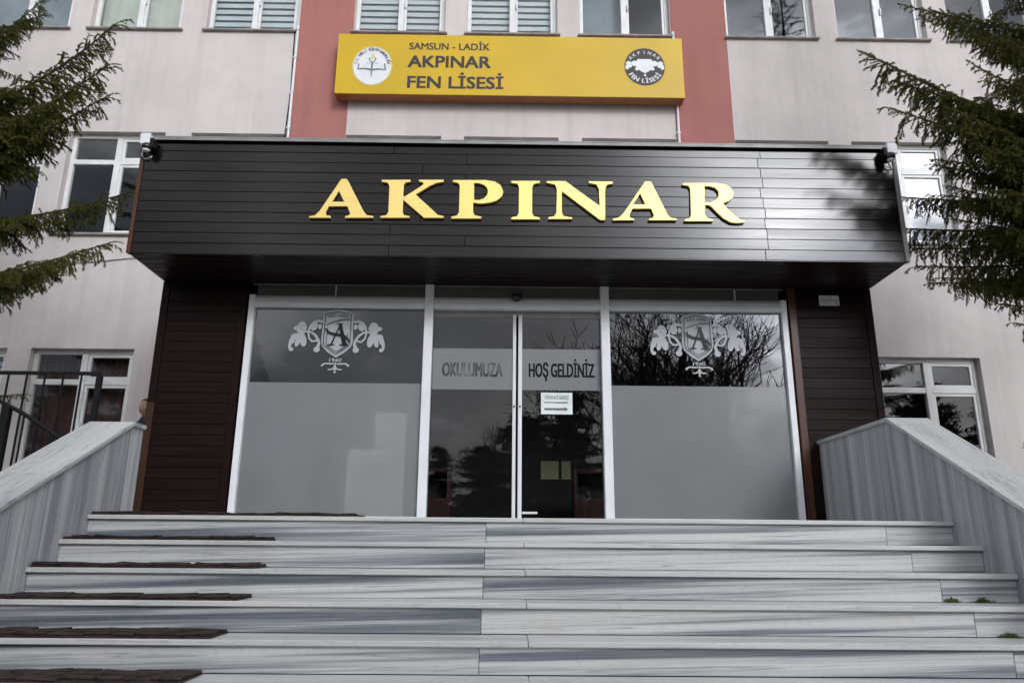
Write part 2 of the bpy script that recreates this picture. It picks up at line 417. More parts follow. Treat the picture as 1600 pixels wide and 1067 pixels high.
    def build(s, name, mats, parent=None, smooth=False):
        return link(name, s.mesh(name, mats, smooth), parent)
def link(name, me, parent=None):
    o = bpy.data.objects.new(name, me); COL.objects.link(o)
    if parent is not None: o.parent = parent
    return o
def tag(o, label=None, cat=None, group=None, kind=None):
    if label: o['label'] = label
    if cat: o['category'] = cat
    if group: o['group'] = group
    if kind: o['kind'] = kind
    return o
def thing(name, label, cat, group=None):
    return tag(link(name, None), label, cat, group)
def place(o, loc, parent=None):
    """put the empty at the thing's base; parts keep their world place"""
    o.location = loc
    for c in o.children:
        c.matrix_parent_inverse = Matrix.Translation(loc).inverted()
def cb(name, m, parent, x0, x1, y0, y1, z0, z1, b=0.003):
    k = MB(); k.cbox(x0, x1, y0, y1, z0, z1, b); return k.build(name, m, parent)
def eval_mesh(o):
    dg = bpy.context.evaluated_depsgraph_get(); dg.update()
    return bpy.data.meshes.new_from_object(o.evaluated_get(dg))
_TXT = {}
def glyphs(s, bold=0.0):
    """triangulated outline of a text in the built-in font: (verts 2d, faces), cap height 1"""
    key = (s, bold)
    if key in _TXT: return _TXT[key]
    def raw(txt):
        c = bpy.data.curves.new('txt', 'FONT'); c.body = txt; c.resolution_u = 3; c.offset = bold; c.fill_mode = 'FRONT'
        o = bpy.data.objects.new('txt', c); COL.objects.link(o)
        me = eval_mesh(o)
        v = np.array([(p.co.x, p.co.y) for p in me.vertices]) if len(me.vertices) else np.zeros((0, 2))
        f = [tuple(p.vertices) for p in me.polygons]
        bpy.data.objects.remove(o); bpy.data.curves.remove(c); bpy.data.meshes.remove(me)
        return v, f
    hv, _ = raw('H')
    cap = hv[:, 1].max() - hv[:, 1].min(); base = hv[:, 1].min()
    v, f = raw(s)
    if len(v):
        v = v.copy(); v[:, 1] -= base; v /= cap; v[:, 0] -= v[:, 0].min()
    _TXT[key] = (v, f)
    return _TXT[key]
def add_text(mb, s, x0, x1, z0, h, y, bold=0.0, mi=0):
    """line of text; bold thickens the strokes by laying shifted copies a hair apart"""
    v, f = glyphs(s)
    w = v[:, 0].max()
    sh = [(0, 0)] if not bold else [(bold * a, bold * b) for a, b in ((-1, -.7), (-1, .7), (1, -.7), (1, .7), (0, 0))]
    for i, (a, b) in enumerate(sh):
        mb.add([(x0 + p[0] / w * (x1 - x0) + a * h, y - i * .00012, z0 + p[1] * h * (1 - bold) + b * h) for p in v], f, mi)
def add_char(mb, s, cx, cz, h, ang, y, bold=0.0, mi=0, wide=1.0):
    """one character centred on (cx, cz) turned by ang"""
    v, f = glyphs(s)
    if not len(v): return
    w = v[:, 0].max(); c, s_ = math.cos(ang), math.sin(ang)
    for i, k_ in enumerate((-bold, bold) if bold else (0,)):
        out = []
        for p in v:
            a, b = (p[0] - w / 2 + k_) * h * wide, (p[1] - 0.5) * h
            out.append((cx + a * c - b * s_, y - i * .00012, cz + a * s_ + b * c))
        mb.add(out, f, mi)

# ------------------------------------------------------------------ dimensions (metres; origin = middle of the top nosing)
W, RISE, TREAD = 3.1287, 0.17323, 0.31
NSTEP = 10
GZ = -RISE * NSTEP
YP = 2.20           # front of pillars and glazing
XP = 3.861          # half width of porch
YC = 1.372          # front of the canopy
ZS, ZT = 2.556, 3.80
YW = 4.70           # face of the school wall

# ------------------------------------------------------------------ ground, terrace
k = MB(); k.add([(-160, -200, GZ), (160, -200, GZ), (160, 120, GZ), (-160, 120, GZ)], [(0, 1, 2, 3)])
tag(k.build('ground', M['paving']), kind='structure')
k = MB(); k.cbox(-5.9, -W - 0.36, 0.70, YW, GZ - 0.1, -0.012, 0.01); k.box(-W - 0.36, -XP + 0.2, 2.2, YW - 0.02, GZ, -0.014)
tag(k.build('terrace', M['paving']), kind='structure')
for (x0, x1, y0, y1) in ((-60, -9, -60, -9), (9, 60, -60, -9)):
    k = MB(); k.cbox(x0, x1, y0, y1, GZ - 0.2, GZ + 0.06, 0.03)
    tag(k.build('lawn', M['grass']), kind='structure')

# ------------------------------------------------------------------ school building
bld = thing('school_building', 'pale grey plastered school building with two salmon pink bands behind the porch', 'building')
colsx = [(-6.80 - 1.82 * 3, -5.36 - 1.82 * 3), (-6.80 - 1.82 * 2, -5.36 - 1.82 * 2), (-8.57, -7.11), (-6.78, -5.34), (-4.95, -3.50), (-2.60, -1.15), (-0.80, 0.65), (1.01, 2.46), (3.36, 4.80), (5.15, 6.60), (6.97, 8.42), (8.79, 10.24), (10.6, 12.05)]
rows = [(0.75, 2.44), (4.17, 5.85), (7.68, 9.36)]
openings = []
for r, (z0, z1) in enumerate(rows):
    for c, (x0, x1) in enumerate(colsx):
        if r == 0 and (4 <= c <= 8 or c == 10): continue
        openings.append((r, c, x0, x1, z0, z1))
bands = [(-3.47, -2.605), (2.465, 3.355)]
XE, ZB, ZR = 15.0, GZ - 0.1, 10.6
REV = 0.17
xs = sorted({-XE, XE} | {v for o in openings for v in o[2:4]} | {v for b in bands for v in b})
zs = sorted({ZB, ZR, 3.7} | {v for o in openings for v in o[4:6]})
wall, band = MB(), [MB(), MB()]
for i in range(len(xs) - 1):
    for j in range(len(zs) - 1):
        xm, zm = (xs[i] + xs[i + 1]) / 2, (zs[j] + zs[j + 1]) / 2
        if any(o[2] < xm < o[3] and o[4] < zm < o[5] for o in openings): continue
        t_ = wall
        for q, b_ in enumerate(bands):
            if b_[0] < xm < b_[1] and zm > 3.7: t_ = band[q]
        t_.add([(xs[i], YW, zs[j]), (xs[i + 1], YW, zs[j]), (xs[i + 1], YW, zs[j + 1]), (xs[i], YW, zs[j + 1])], [(0, 1, 2, 3)])
for (r, c, x0, x1, z0, z1) in openings:
    d = YW + REV
    wall.add([(x0, YW, z0), (x0, d, z0), (x0, d, z1), (x0, YW, z1)], [(0, 1, 2, 3)])
    wall.add([(x1, YW, z0), (x1, d, z0), (x1, d, z1), (x1, YW, z1)], [(3, 2, 1, 0)])
    wall.add([(x0, YW, z1), (x1, YW, z1), (x1, d, z1), (x0, d, z1)], [(0, 1, 2, 3)])
    wall.add([(x0, YW, z0), (x1, YW, z0), (x1, d, z0), (x0, d, z0)], [(3, 2, 1, 0)])
wall.add([(-XE, YW, ZB), (-XE, 14, ZB), (-XE, 14, ZR), (-XE, YW, ZR)], [(0, 1, 2, 3)])
wall.add([(XE, YW, ZB), (XE, 14, ZB), (XE, 14, ZR), (XE, YW, ZR)], [(3, 2, 1, 0)])
wall.add([(-XE, 14, ZB), (XE, 14, ZB), (XE, 14, ZR), (-XE, 14, ZR)], [(0, 1, 2, 3)])
def raw_build(mb, name, m, parent):
    me = bpy.data.meshes.new(name); me.from_pydata(mb.v, [], mb.f); me.materials.append(m); me.update()
    return link(name, me, parent)
raw_build(wall, 'wall', M['plaster'], bld)
for b_ in band: tag(raw_build(b_, 'painted_band', M['plaster_pink'], bld), 'salmon pink painted band of wall')
cb('roof', M['cap_metal'], bld, -XE - .4, XE + .4, YW - .5, 14.4, ZR, ZR + .25, .02)
for zf in (3.05, 6.5): cb('floor_slab', M['interior'], bld, -XE + .05, XE - .05, YW + .45, 13.9, zf, zf + .2)
cb('corridor_wall', M['interior'], bld, -XE + .05, XE - .05, 9.0, 9.1, GZ, ZR - .05)

def window(r, c, x0, x1, z0, z1):
    d = YW + REV
    fw, fd = 0.062, 0.07
    k = MB()
    y0, y1 = d - fd, d
    k.cbox(x0, x0 + fw, y0, y1, z0, z1, .006); k.cbox(x1 - fw, x1, y0, y1, z0, z1, .006)
    k.cbox(x0 + fw, x1 - fw, y0, y1, z1 - fw, z1, .006); k.cbox(x0 + fw, x1 - fw, y0, y1, z0, z0 + fw, .006)
    xm = (x0 + x1) / 2 + (0.0 if r else 0.0)
    k.cbox(xm - .045, xm + .045, y0 - .004, y1, z0 + fw, z1 - fw, .006)
    zt = z1 - 0.46
    k.cbox(x0 + fw, xm - .045, y0, y1, zt - .04, zt + .04, .006); k.cbox(xm + .045, x1 - fw, y0, y1, zt - .04, zt + .04, .006)
    win = k.build('window', M['pvc'], bld)
    # opening sash of the right half, thinner frame
    s = MB(); a, b = xm + .047, x1 - fw - .002
    for (p, q) in ((z0 + fw + .002, zt - .042), (zt + .042, z1 - fw - .002)):
        s.cbox(a, a + .04, y0 + .012, y1 - .01, p, q, .004); s.cbox(b - .04, b, y0 + .012, y1 - .01, p, q, .004)
        s.cbox(a + .04, b - .04, y0 + .012, y1 - .01, q - .04, q, .004); s.cbox(a + .04, b - .04, y0 + .012, y1 - .01, p, p + .04, .004)
    s.build('sash', M['pvc'], win)
    for (p, q) in ((x0 + fw - .01, xm - .04), (xm + .04, x1 - fw + .01)):
        for (za, zb) in ((z0 + fw - .01, zt - .035), (zt + .035, z1 - fw + .01)):
            g = MB(); g.box(p, q, d - .035, d - .029, za, zb); g.build('pane', M['window_glass'], win)
    h = MB(); h.cbox(xm + .055, xm + .078, y0 - .03, y0 + .012, (z0 + zt) / 2 - .07, (z0 + zt) / 2 + .05, .006)
    h.build('handle', M['white_plastic'], win)
    sl = MB(); sl.cbox(x0 - .04, x1 + .04, YW - .055, d - fd - .002, z0 - .028, z0 + .004, .006); sl.build('sill', M['sill'], win)
    if r == 2 and c in (4, 5, 6):      # zebra blinds
        n = 14; hh = (z1 - z0) / n
        for q in range(n):
            bl = MB(); bl.box(x0 + .02, x1 - .02, d + .05, d + .056, z0 + q * hh, z0 + q * hh + hh * .62); bl.build('blind_slat', M['blind'], win)
        bl = MB(); bl.box(x0 + .02, x1 - .02, d + .075, d + .08, z0, z1); bl.build('blind_backing', M['blind_grey'], win)
    elif r == 2 and c == 3 or r == 2 and c == 1:
        k2 = MB(); fold(k2, x0, x1, d + .10, z0, z1, .004, 9); k2.build('curtain', M['curtain'], win)
    elif r == 2 and c in (2, 7):
        k2 = MB(); k2.box(x0, x1 - (.7 if c == 7 else 0), d + .14, d + .15, z0, z1); k2.build('curtain', M['blind_grey'], win)
    elif r == 0 and c == 3:
        k2 = MB(); fold(k2, x0, x1, d + .10, z0, z1, .02, 18); k2.build('curtain', M['brown_curtain'], win)
    elif r == 0 and c == 2:
        n = 16; hh = (z1 - z0) / n
        for q in range(n):
            bl = MB(); bl.box(x0 + .02, x1 - .02, d + .05, d + .056, z0 + q * hh, z0 + q * hh + hh * .6); bl.build('blind_slat', M['blind'], win)
        bl = MB(); bl.box(x0 + .02, x1 - .02, d + .075, d + .08, z0, z1); bl.build('blind_backing', M['blind_grey'], win)
    return win
def fold(mb, x0, x1, y, z0, z1, amp, n):
    m = n * 4
    v = []
    for i in range(m + 1):
        x = x0 + (x1 - x0) * i / m; yy = y + amp * math.sin(i * PI / 2) * (0.6 + 0.4 * math.sin(i * .37))
        v += [(x, yy, z0), (x, yy, z1)]
    mb.add(v, [(2 * i, 2 * i + 2, 2 * i + 3, 2 * i + 1) for i in range(m)])
for o in openings: window(*o)

# conduits on the wall
def pipe(label, x, zt, zb):
    t = thing('wall_pipe', label, 'pipe', 'thin white pipes down the wall')
    k = MB(); k.tube([(x, YW - .035, zt), (x + .004, YW - .035, (zt + zb) / 2), (x - .002, YW - .035, zb)], .020, 10); k.build('tube', M['white_plastic'], t, True)
    z = zb + .25
    while z < zt:
        k = MB(); k.cbox(x - .032, x + .032, YW - .06, YW, z, z + .022, .004); k.build('clip', M['pvc'], t); z += .62
    place(t, (x, YW, zb))
pipe('thin white pipe running down the left pink band beside its edge', -3.475, 7.76, 3.81)
pipe('thin white pipe running down behind the right end of the yellow sign', 2.49, 7.74, 3.81)
k = MB(); k.tube([(-3.53, YW - .012, 7.70), (-3.50, YW - .012, 6.6), (-3.545, YW - .012, 5.2), (-3.55, YW - .012, 3.81)], .009, 6)
tag(k.build('cable', M['black']), 'thin black cable hanging down the wall beside the left white pipe', 'cable')
k = MB(); k.tube([(-6.9, YW - .01, 3.68), (-6.1, YW - .01, 3.73), (-5.55, YW - .01, 3.80), (-4.2, YW - .01, 3.86)], .009, 6)
tag(k.build('cable', M['sill']), 'thin grey cable running sideways across the wall left of the porch', 'cable')

# ------------------------------------------------------------------ staircase
st = thing('marble_staircase', 'wide grey veined marble steps leading up to the glass doors', 'staircase')
rxs = [-W, -0.265, 2.64, W]
for i in range(NSTEP):
    y, z = -TREAD * i, -RISE * i
    # treads: two slabs, joint in the middle
    yb = y + TREAD + 0.02 if i else 2.2
    if i:
        for (a, b) in ((-W, 0.0), (0.0, W)):
            dz = random.uniform(-.0015, .0015)
            cb('tread_slab', M['marble_tread'], st, a + .0015, b - .0015, y + random.uniform(-.002, .002), yb, z - .031 + dz, z + dz, .004)
    else:
        for (a, b) in ((-W, 0.0), (0.0, W)):
            cb('tread_slab', M['marble_tread'], st, a + .0015, b - .0015, y, .40, z - .031, z, .004)
        for (p, q) in ((.403, 1.0), (1.003, 1.6), (1.603, 2.19)):
            for (a, b) in ((-3.86, -2.0), (-2.0, -1.0), (-1.0, 0), (0, 1.0), (1.0, 2.0), (2.0, W)):
                cb('floor_slab', M['marble_tread'], st, a + .0015, b - .0015, p, q, -.031, 0, .003)
    for (a, b) in zip(rxs[:-1], rxs[1:]):
        o = cb('riser_slab', M['marble_riser'], st, a + .0015, b - .0015, y + .030 + random.uniform(0, .002), y + .050, z - RISE + .001, z - .0325, .002)
    cb('mortar_bed', M['grout'], st, -W, W, y + .045, yb + .3, z - RISE - .0, z - .0315, .0)
place(st, (0, -TREAD * 9, GZ))

def side_wall(sgn, label, ypk, zpk, yend, slope):
    t = thing('stair_side_wall', label, 'side wall', 'sloping marble walls beside the stairs')
    zat = lambda y: zpk if y >= ypk else zpk - slope * (ypk - y)
    ybot = -3.35
    cuts = [yend, ypk]
    y = ypk
    while y - 0.98 > ybot: y -= 0.98; cuts.append(y)
    cuts.append(ybot)
    x0 = sgn * W; xi = sgn * (W + .03); xo = sgn * (W + .30)
    th = .036
    lo = lambda a, b: (min(a, b), max(a, b))
    for a, b in zip(cuts[:-1], cuts[1:]):
        poly = [(a - .001, GZ), (a - .001, zat(a) - th), (b + .001, zat(b) - th), (b + .001, GZ)]
        k = MB(); k.prismx(poly, *lo(x0, xi)); k.build('cladding_slab', M['marble_cheek'], t)
        k = MB(); k.prismx(poly, *lo(xi + sgn * .001, xo)); k.build('core', M['plaster'], t)
        # coping
        ca, cb_ = (a + .02 if a == yend else a), b
        c = [(ca - .001, zat(a) - th), (ca - .001, zat(a)), (cb_ + .001, zat(b)), (cb_ + .001, zat(b) - th)]
        k = MB(); k.prismx(c, *lo(sgn * (W - .022), sgn * (W + .345)))
        me = k.mesh('coping_slab', M['marble_coping'])
        bm = bmesh.new(); bm.from_mesh(me); bmesh.ops.bevel(bm, geom=bm.edges[:], offset=.004, segments=1, affect='EDGES'); bm.to_mesh(me); bm.free()
        link('coping_slab', me, t)
    if yend < 2:   # free end is faced too
        cb('end_slab', M['marble_cheek'], t, *lo(x0, xo), yend + .001, yend + .02, GZ, zat(yend) - th, .003)
    place(t, (x0, ypk, GZ))
side_wall(-1, 'sloping marble clad wall on the left of the steps, ending short of the pillar', .47, .745, .655, .505)
side_wall(1, 'sloping marble clad wall on the right of the steps, reaching the pillar', .745, .885, 2.195, .535)

# ------------------------------------------------------------------ porch: canopy, pillars
can = thing('entrance_canopy', 'deep dark plank canopy over the entrance carrying the gold letters', 'canopy')
NR = 11; ph = (ZT - ZS - .012) / NR
for r in range(NR):
    z0 = ZS + r * ph
    cuts = [-XP + .03, -0.55 if r % 2 else -1.30, 2.46 + (0.012 if r % 3 else -.02), XP - .03]
    if r in (3, 5, 8): cuts = [-XP + .03, -1.0, 2.46, XP - .03]
    for a, b in zip(cuts[:-1], cuts[1:]):
        dy = random.uniform(-.0022, .0022)
        k = MB(); k.cbox(a + .0012, b - .0012, YC + dy, YC + .022, z0 + .002, z0 + ph - .002, .0025)
        k.build('plank', M['fascia_wood'], can)
cb('backing', M['joint'], can, -XP + .02, XP - .02, YC + .0185, YC + .06, ZS + .004, ZT - .002, 0)
cb('corner_trim', M['trim_wood'], can, -XP - .012, -XP + .029, YC - .014, YC + .05, ZS - .002, ZT - .01, .004)
tag(cb('corner_trim', M['cap_metal'], can, XP - .029, XP + .012, YC - .014, YC + .05, ZS - .002, ZT - .01, .004), 'grey metal corner trim')
k = MB(); k.cbox(-XP - .04, XP + .04, YC - .045, YW - .003, ZT + .004, ZT + .022, .004); k.box(-XP - .036, XP + .036, YC - .043, YC - .040, ZT - .022, ZT + .006)
k.build('flashing', M['cap_metal'], can)
cb('shadow_gap', M['joint'], can, -XP + .03, XP - .03, YC - .002, YC + .02, ZT - .016, ZT + .002, 0)
for s in (-1, 1):
    for r in range(NR):
        z0 = ZS + r * ph
        k = MB(); xa, xb = sorted((s * XP, s * (XP - .02)))
        k.cbox(xa, xb, YC + .052, YW - .004, z0 + .0035, z0 + ph - .0035, .003); k.build('side_plank', M['fascia_wood'], can)
    xa, xb = sorted((s * (XP - .0195), s * (XP - .06)))
    cb('side_backing', M['joint'], can, xa, xb, YC + .06, YW - .004, ZS + .004, ZT - .002, 0)
n = 9; dp = (YP + .35 - YC - .03) / n
for r in range(n):       # soffit boards
    y0 = YC + .025 + r * dp
    for a, b in ((-XP + .02, -.8 + .5 * (r % 2)), (-.8 + .5 * (r % 2), XP - .02)):
        k = MB(); k.cbox(a + .001, b - .001, y0 + .0035, y0 + dp - .0035, ZS - .0 + random.uniform(0, .002), ZS + .016, .003); k.build('soffit_board', M['soffit_wood'], can)
cb('soffit_backing', M['joint'], can, -XP + .06, XP - .06, YC + .06, YW - .01, ZS + .014, ZS + .04, 0)
cb('bottom_edge', M['fascia_wood'], can, -XP + .02, XP - .02, YC - .003, YC + .024, ZS - .010, ZS - .001, .002)
place(can, (0, YW, ZS))

pl_n = 23; pp = (ZS - .002) / pl_n
def pillar(sgn, xin, xout, label):
    t = thing('wooden_pillar', label, 'pillar', 'dark plank pillars beside the glass entrance')
    lo = lambda a, b: (min(a, b), max(a, b))
    for r in range(pl_n):
        z0 = r * pp
        a, b = lo(xin + sgn * .082, xout - sgn * .082)
        cb('plank', M['pillar_wood'], t, a + .001, b - .001, YP + random.uniform(-.002, .002), YP + .02, z0 + .0016, z0 + pp - .0016, .0018)
        a, b = lo(xout, xout - sgn * .02)
        cb('side_plank', M['pillar_wood'], t, a, b, YP + .03, YW - .003, z0 + .0016, z0 + pp - .0016, .0018)
    a, b = lo(xin + sgn * .02, xout - sgn * .021)
    cb('backing', M['joint'], t, a, b, YP + .0185, YP + .09, 0, ZS - .002, 0)
    a, b = lo(xout - sgn * .021, xout - sgn * .06)
    cb('side_backing', M['joint'], t, a, b, YP + .0905, YW - .003, 0, ZS - .002, 0)
    a, b = lo(xout, xout - sgn * .08)
    tag(cb('corner_board', M['orange_wood'] if sgn < 0 else M['pillar_wood'], t, a, b, YP - .012, YP + .028, 0.0, ZS * .48, .004), 'orange brown corner board' if sgn < 0 else None)
    cb('corner_board', M['pillar_wood'], t, a, b, YP - .012, YP + .028, ZS * .48 + .001, ZS - .002, .004)
    a, b = lo(xin, xin + sgn * .08)
    cb('jamb_board', M['trim_wood'] if sgn > 0 else M['pillar_wood'], t, a, b, YP - .014, YP + .05, 0.0, ZS - .002, .004)
    place(t, ((xin + xout) / 2, YP, 0))
pillar(-1, -2.935, -XP, 'dark brown plank pillar left of the glass entrance')
pillar(1, 2.945, XP, 'dark plank pillar with the small white label, right of the glass entrance')

# ------------------------------------------------------------------ glazed entrance
ent = thing('glass_entrance', 'white framed glass entrance with frosted side panels under the canopy', 'entrance')
al = M['alu']
fy0, fy1 = YP - .008, YP + .085
def post(a, b, z1=ZS - .004, y=fy0): return cb('frame_post', al, ent, a, b, y, fy1, 0, z1, .004)
post(-2.915, -2.848, 2.42); post(2.862, 2.925, 2.42)
post(-1.012, -.918, y=fy0 - .012); post(.892, .985, y=fy0 - .012)
def header(a, b):
    k = MB()
    prof = [(fy1, 2.282), (fy0 - .004, 2.282), (fy0 - .010, 2.290), (fy0 - .006, 2.33), (fy0 + .012, 2.385), (fy0 + .04, 2.42), (fy1, 2.42)]
    k.prismx(prof, a, b); return k.build('header_beam', al, ent)
header(-2.846, -1.014); header(-.916, .890); header(.987, 2.860)
for a, b in ((-2.846, -2.0), (-1.985, -1.014), (-.916, .890), (.987, 2.37), (2.385, 2.860)):
    cb('transom_panel', M['grey_panel'], ent, a, b, YP + .03, YP + .05, 2.422, ZS - .012, .003)
cb('transom_edge', M['cap_metal'], ent, -2.9, 2.9, YP + .016, YP + .05, ZS - .012, ZS - .003, .002)
for x in (-1.992, 2.377): cb('transom_strip', al, ent, x - .006, x + .006, YP + .022, YP + .052, 2.422, ZS - .014, .002)
for a, b in ((-2.846, -1.014), (.987, 2.860)):
    cb('bottom_rail', al, ent, a, b, fy0 + .01, fy1, 0.0, .085, .004)
k = MB(); k.box(-.916, .890, YP + .075, YP + .11, 2.235, 2.281); k.build('door_track', M['cap_metal'], ent)

GY = YP + .045       # glass plane
exec('')
def crest(parent, cx, dark):
    """school crest of frosted film: shield with a letter, leaf scrolls, year and ornament; local metres round (cx, 0) scaled from a 1.04 m wide drawing"""
    S = 1.0 / 1120.0       # drawing units per metre, drawn 1300 x 1000
    ox, oy = 655.0, 0.0
    zt = 2.268
    P = lambda x, y: (cx + (x - ox) * S, zt - (y - 88) * S * 0.905)
    y = [GY - .006]
    def step(): y[0] -= .0003; return y[0]
    mb, dk = MB(), MB()
    f = lambda pts: mb.flat([P(*p) for p in pts], step())
    f([(470, 140), (520, 108), (600, 92), (655, 88), (710, 92), (790, 108), (840, 140), (838, 300), (845, 520), (826, 600), (760, 675), (655, 750), (550, 675), (484, 600), (465, 520), (472, 300)])
    for sg in (-1, 1):
        m = lambda pts: [(ox + sg * (p[0] - ox), p[1]) for p in pts]
        def blob(x, yy, r, ry=None, rot=0.0):
            ry = ry or r; c, s_ = math.cos(rot), math.sin(rot)
            f(m([(x + r * math.cos(a) * c - ry * math.sin(a) * s_, yy + r * math.cos(a) * s_ + ry * math.sin(a) * c) for a in [2 * PI * q / 18 for q in range(18)]]))
        def rib(pts, w):
            mb.ribbon([P(*p) for p in m(pts)], [q * S for q in w] if isinstance(w, list) else w * S, step())
        blob(222, 310, 50); blob(165, 350, 44, 34); blob(255, 345, 30, 44); blob(205, 392, 38, 30)
        blob(160, 470, 62, 46); blob(120, 520, 30, 50); blob(252, 520, 40, 88, -.15); blob(185, 540, 30, 70, .2); blob(222, 440, 42, 40)
        rib([(112, 520), (98, 570), (95, 620), (112, 650), (130, 640)], [52, 40, 34, 40, 30]); blob(118, 645, 26)
        rib([(238, 412), (290, 396), (345, 410), (395, 450), (430, 510), (445, 560), (430, 610)], [26, 24, 26, 28, 30, 34, 44])
        rib([(470, 262), (410, 250), (355, 278), (318, 335), (306, 410), (320, 490), (360, 535), (405, 528), (428, 500)], [30, 34, 30, 24, 22, 22, 24, 22, 16])
        blob(372, 330, 40, 58, .35); blob(440, 330, 22, 38); blob(422, 645, 38, 40)
        rib([(640, 835), (600, 838), (540, 832), (505, 850), (498, 872)], [16, 20, 18, 22, 26]); 
        rib([(640, 900), (600, 915), (572, 912)], [20, 16, 14])
    mb.flat([P(*p) for p in [(645, 815), (665, 815), (662, 850), (680, 900), (664, 925), (668, 962), (642, 962), (646, 925), (630, 900), (648, 850)]], step())
    x0, z0 = P(582, 812); x1, _ = P(728, 812)
    add_text(mb, '1940', x0, x1, z0, 48 * S * .9, step(), 0.02)
    mb.build('crest', M['crest_film'], parent)
    yd = y[0] - .0006
    def dl(pts, w): 
        nonlocal yd
        yd -= .0003; dk.ribbon([P(*p) for p in pts], w if isinstance(w, float) else [q * S for q in w], yd)
    thin = 9 * S
    dl([(500, 160), (655, 118), (810, 160), (815, 540), (800, 590), (655, 708), (510, 590), (495, 540), (500, 160)], thin)
    dl([(535, 330), (530, 560), (545, 590), (655, 672), (770, 590), (782, 560), (780, 420)], thin * .8)
    dl([(520, 300), (600, 262), (700, 232), (800, 226)], thin)
    dl([(688, 290), (640, 430), (590, 576)], [14, 18, 20]); dl([(684, 288), (716, 430), (752, 578)], [34, 46, 50])
    dl([(645, 287), (722, 287)], thin * 1.3); dl([(548, 578), (628, 578)], thin * 1.4); dl([(690, 580), (795, 580)], thin * 1.4)
    dl([(508, 352), (545, 400), (600, 430), (680, 442), (745, 462), (788, 500), (815, 552)], [10, 26, 30, 30, 30, 22, 8])
    for q, ch in enumerate('AKPINAR'):
        xx, zz = P(548 + q * 36, 186 - 16 * math.sin(PI * q / 6)); yd -= .0003
        add_char(dk, ch, xx, zz, 30 * S, (0.22 - .44 * q / 6), yd, 0.03)
    dk.build('crest_engraving', dark, parent)
for (a, b, cxx, lab) in ((-2.846, -1.014, -1.945, 'left'), (.987, 2.860, 1.94, 'right')):
    g = MB(); g.box(a - .01, b + .01, GY, GY + .008, .08, 2.284)
    pane = g.build('fixed_pane', M['door_glass'], ent)
    k = MB(); k.flat([(a - .001, .083), (b + .001, .083), (b + .001, 1.459), (a - .001, 1.459)], GY - .0025); k.build('frosted_film', M['frosted'], pane)
    crest(pane, cxx, M['lobby_dark_cut'])

def leaf(a, b, stile_at, word, x0, x1, ink, name):
    k = MB(); k.cbox(stile_at[0], stile_at[1], YP + .052, YP + .10, .012, 2.236, .004)
    door = k.build('sliding_door', al, ent)
    g = MB(); g.box(a, b, YP + .072, YP + .080, .012, 2.236); g.build('pane', M['door_glass'], door)
    k = MB(); k.cbox(a, b, YP + .060, YP + .092, 2.205, 2.234, .003); k.build('top_rail', M['cap_metal'], door)
    k = MB(); k.flat([(a, 1.408), (b, 1.408), (b, 1.858), (a, 1.858)], YP + .0705); k.build('frosted_band', M['frosted'], door)
    for q, col_ in enumerate(ink):
        pass
    ws = word.split(' ')
    vv = [glyphs(w_)[0][:, 0].max() for w_ in ws]; tot = sum(vv) + .5 * (len(ws) - 1); xx = x0
    for w_, l_ in zip(ws, vv):
        t = MB(); add_text(t, w_, xx, xx + l_ / tot * (x1 - x0), 1.552, .150, YP + .0685, 0.032); t.build('lettering', [ink[0]], door)
        xx += (l_ + .5) / tot * (x1 - x0)
    xc = (stile_at[0] + stile_at[1]) / 2
    k = MB(); n = 12
    ring = [(xc + .009 * math.cos(2 * PI * q / n), 1.226 + .012 * math.sin(2 * PI * q / n)) for q in range(n)]
    k.prism(ring, YP + .046, YP + .053); k.build('lock', M['black'], door)
    return door
d1 = leaf(-.912, -.056, (-.055, -.020), 'OKULUMUZA', -.806, -.166, [M['reflection_cut']], 'l')
d2 = leaf(.046, .888, (.004, .045), 'HO\u015e GELD\u0130N\u0130Z', .121, .818, [M['lobby_dark_cut']], 'r')
k = MB(); k.cbox(.048, .208, YP + .045, YP + .068, .122, .146, .006); tag(k.build('floor_bolt', M['white_plastic'], d2), 'short white bolt bar at the foot of the door')
place(ent, (0, YP, 0))

# movement sensor over the doors
t = thing('door_sensor', 'small black dome sensor above the sliding doors', 'sensor')
k = MB()
for a in range(7):
    pass
ringv = []; fs = []
nu, nv = 20, 7
for j in range(nv + 1):
    th = (PI / 2) * j / nv
    for i in range(nu):
        ph_ = 2 * PI * i / nu
        ringv.append((-.02 + .060 * math.cos(th) * math.cos(ph_), YP - .03 + .052 * math.cos(th) * math.sin(ph_), 2.425 - .066 * math.sin(th)))
for j in range(nv):
    for i in range(nu): fs.append((j * nu + i, j * nu + (i + 1) % nu, (j + 1) * nu + (i + 1) % nu, (j + 1) * nu + i))
fs.append(tuple(range(nu)))
k.add(ringv, fs); k.build('dome', M['black_gloss'], t, True)
cb('base', M['black'], t, -.075, .035, YP - .075, YP + .012, 2.4255, 2.437, .004)
place(t, (-.02, YP, 2.44))

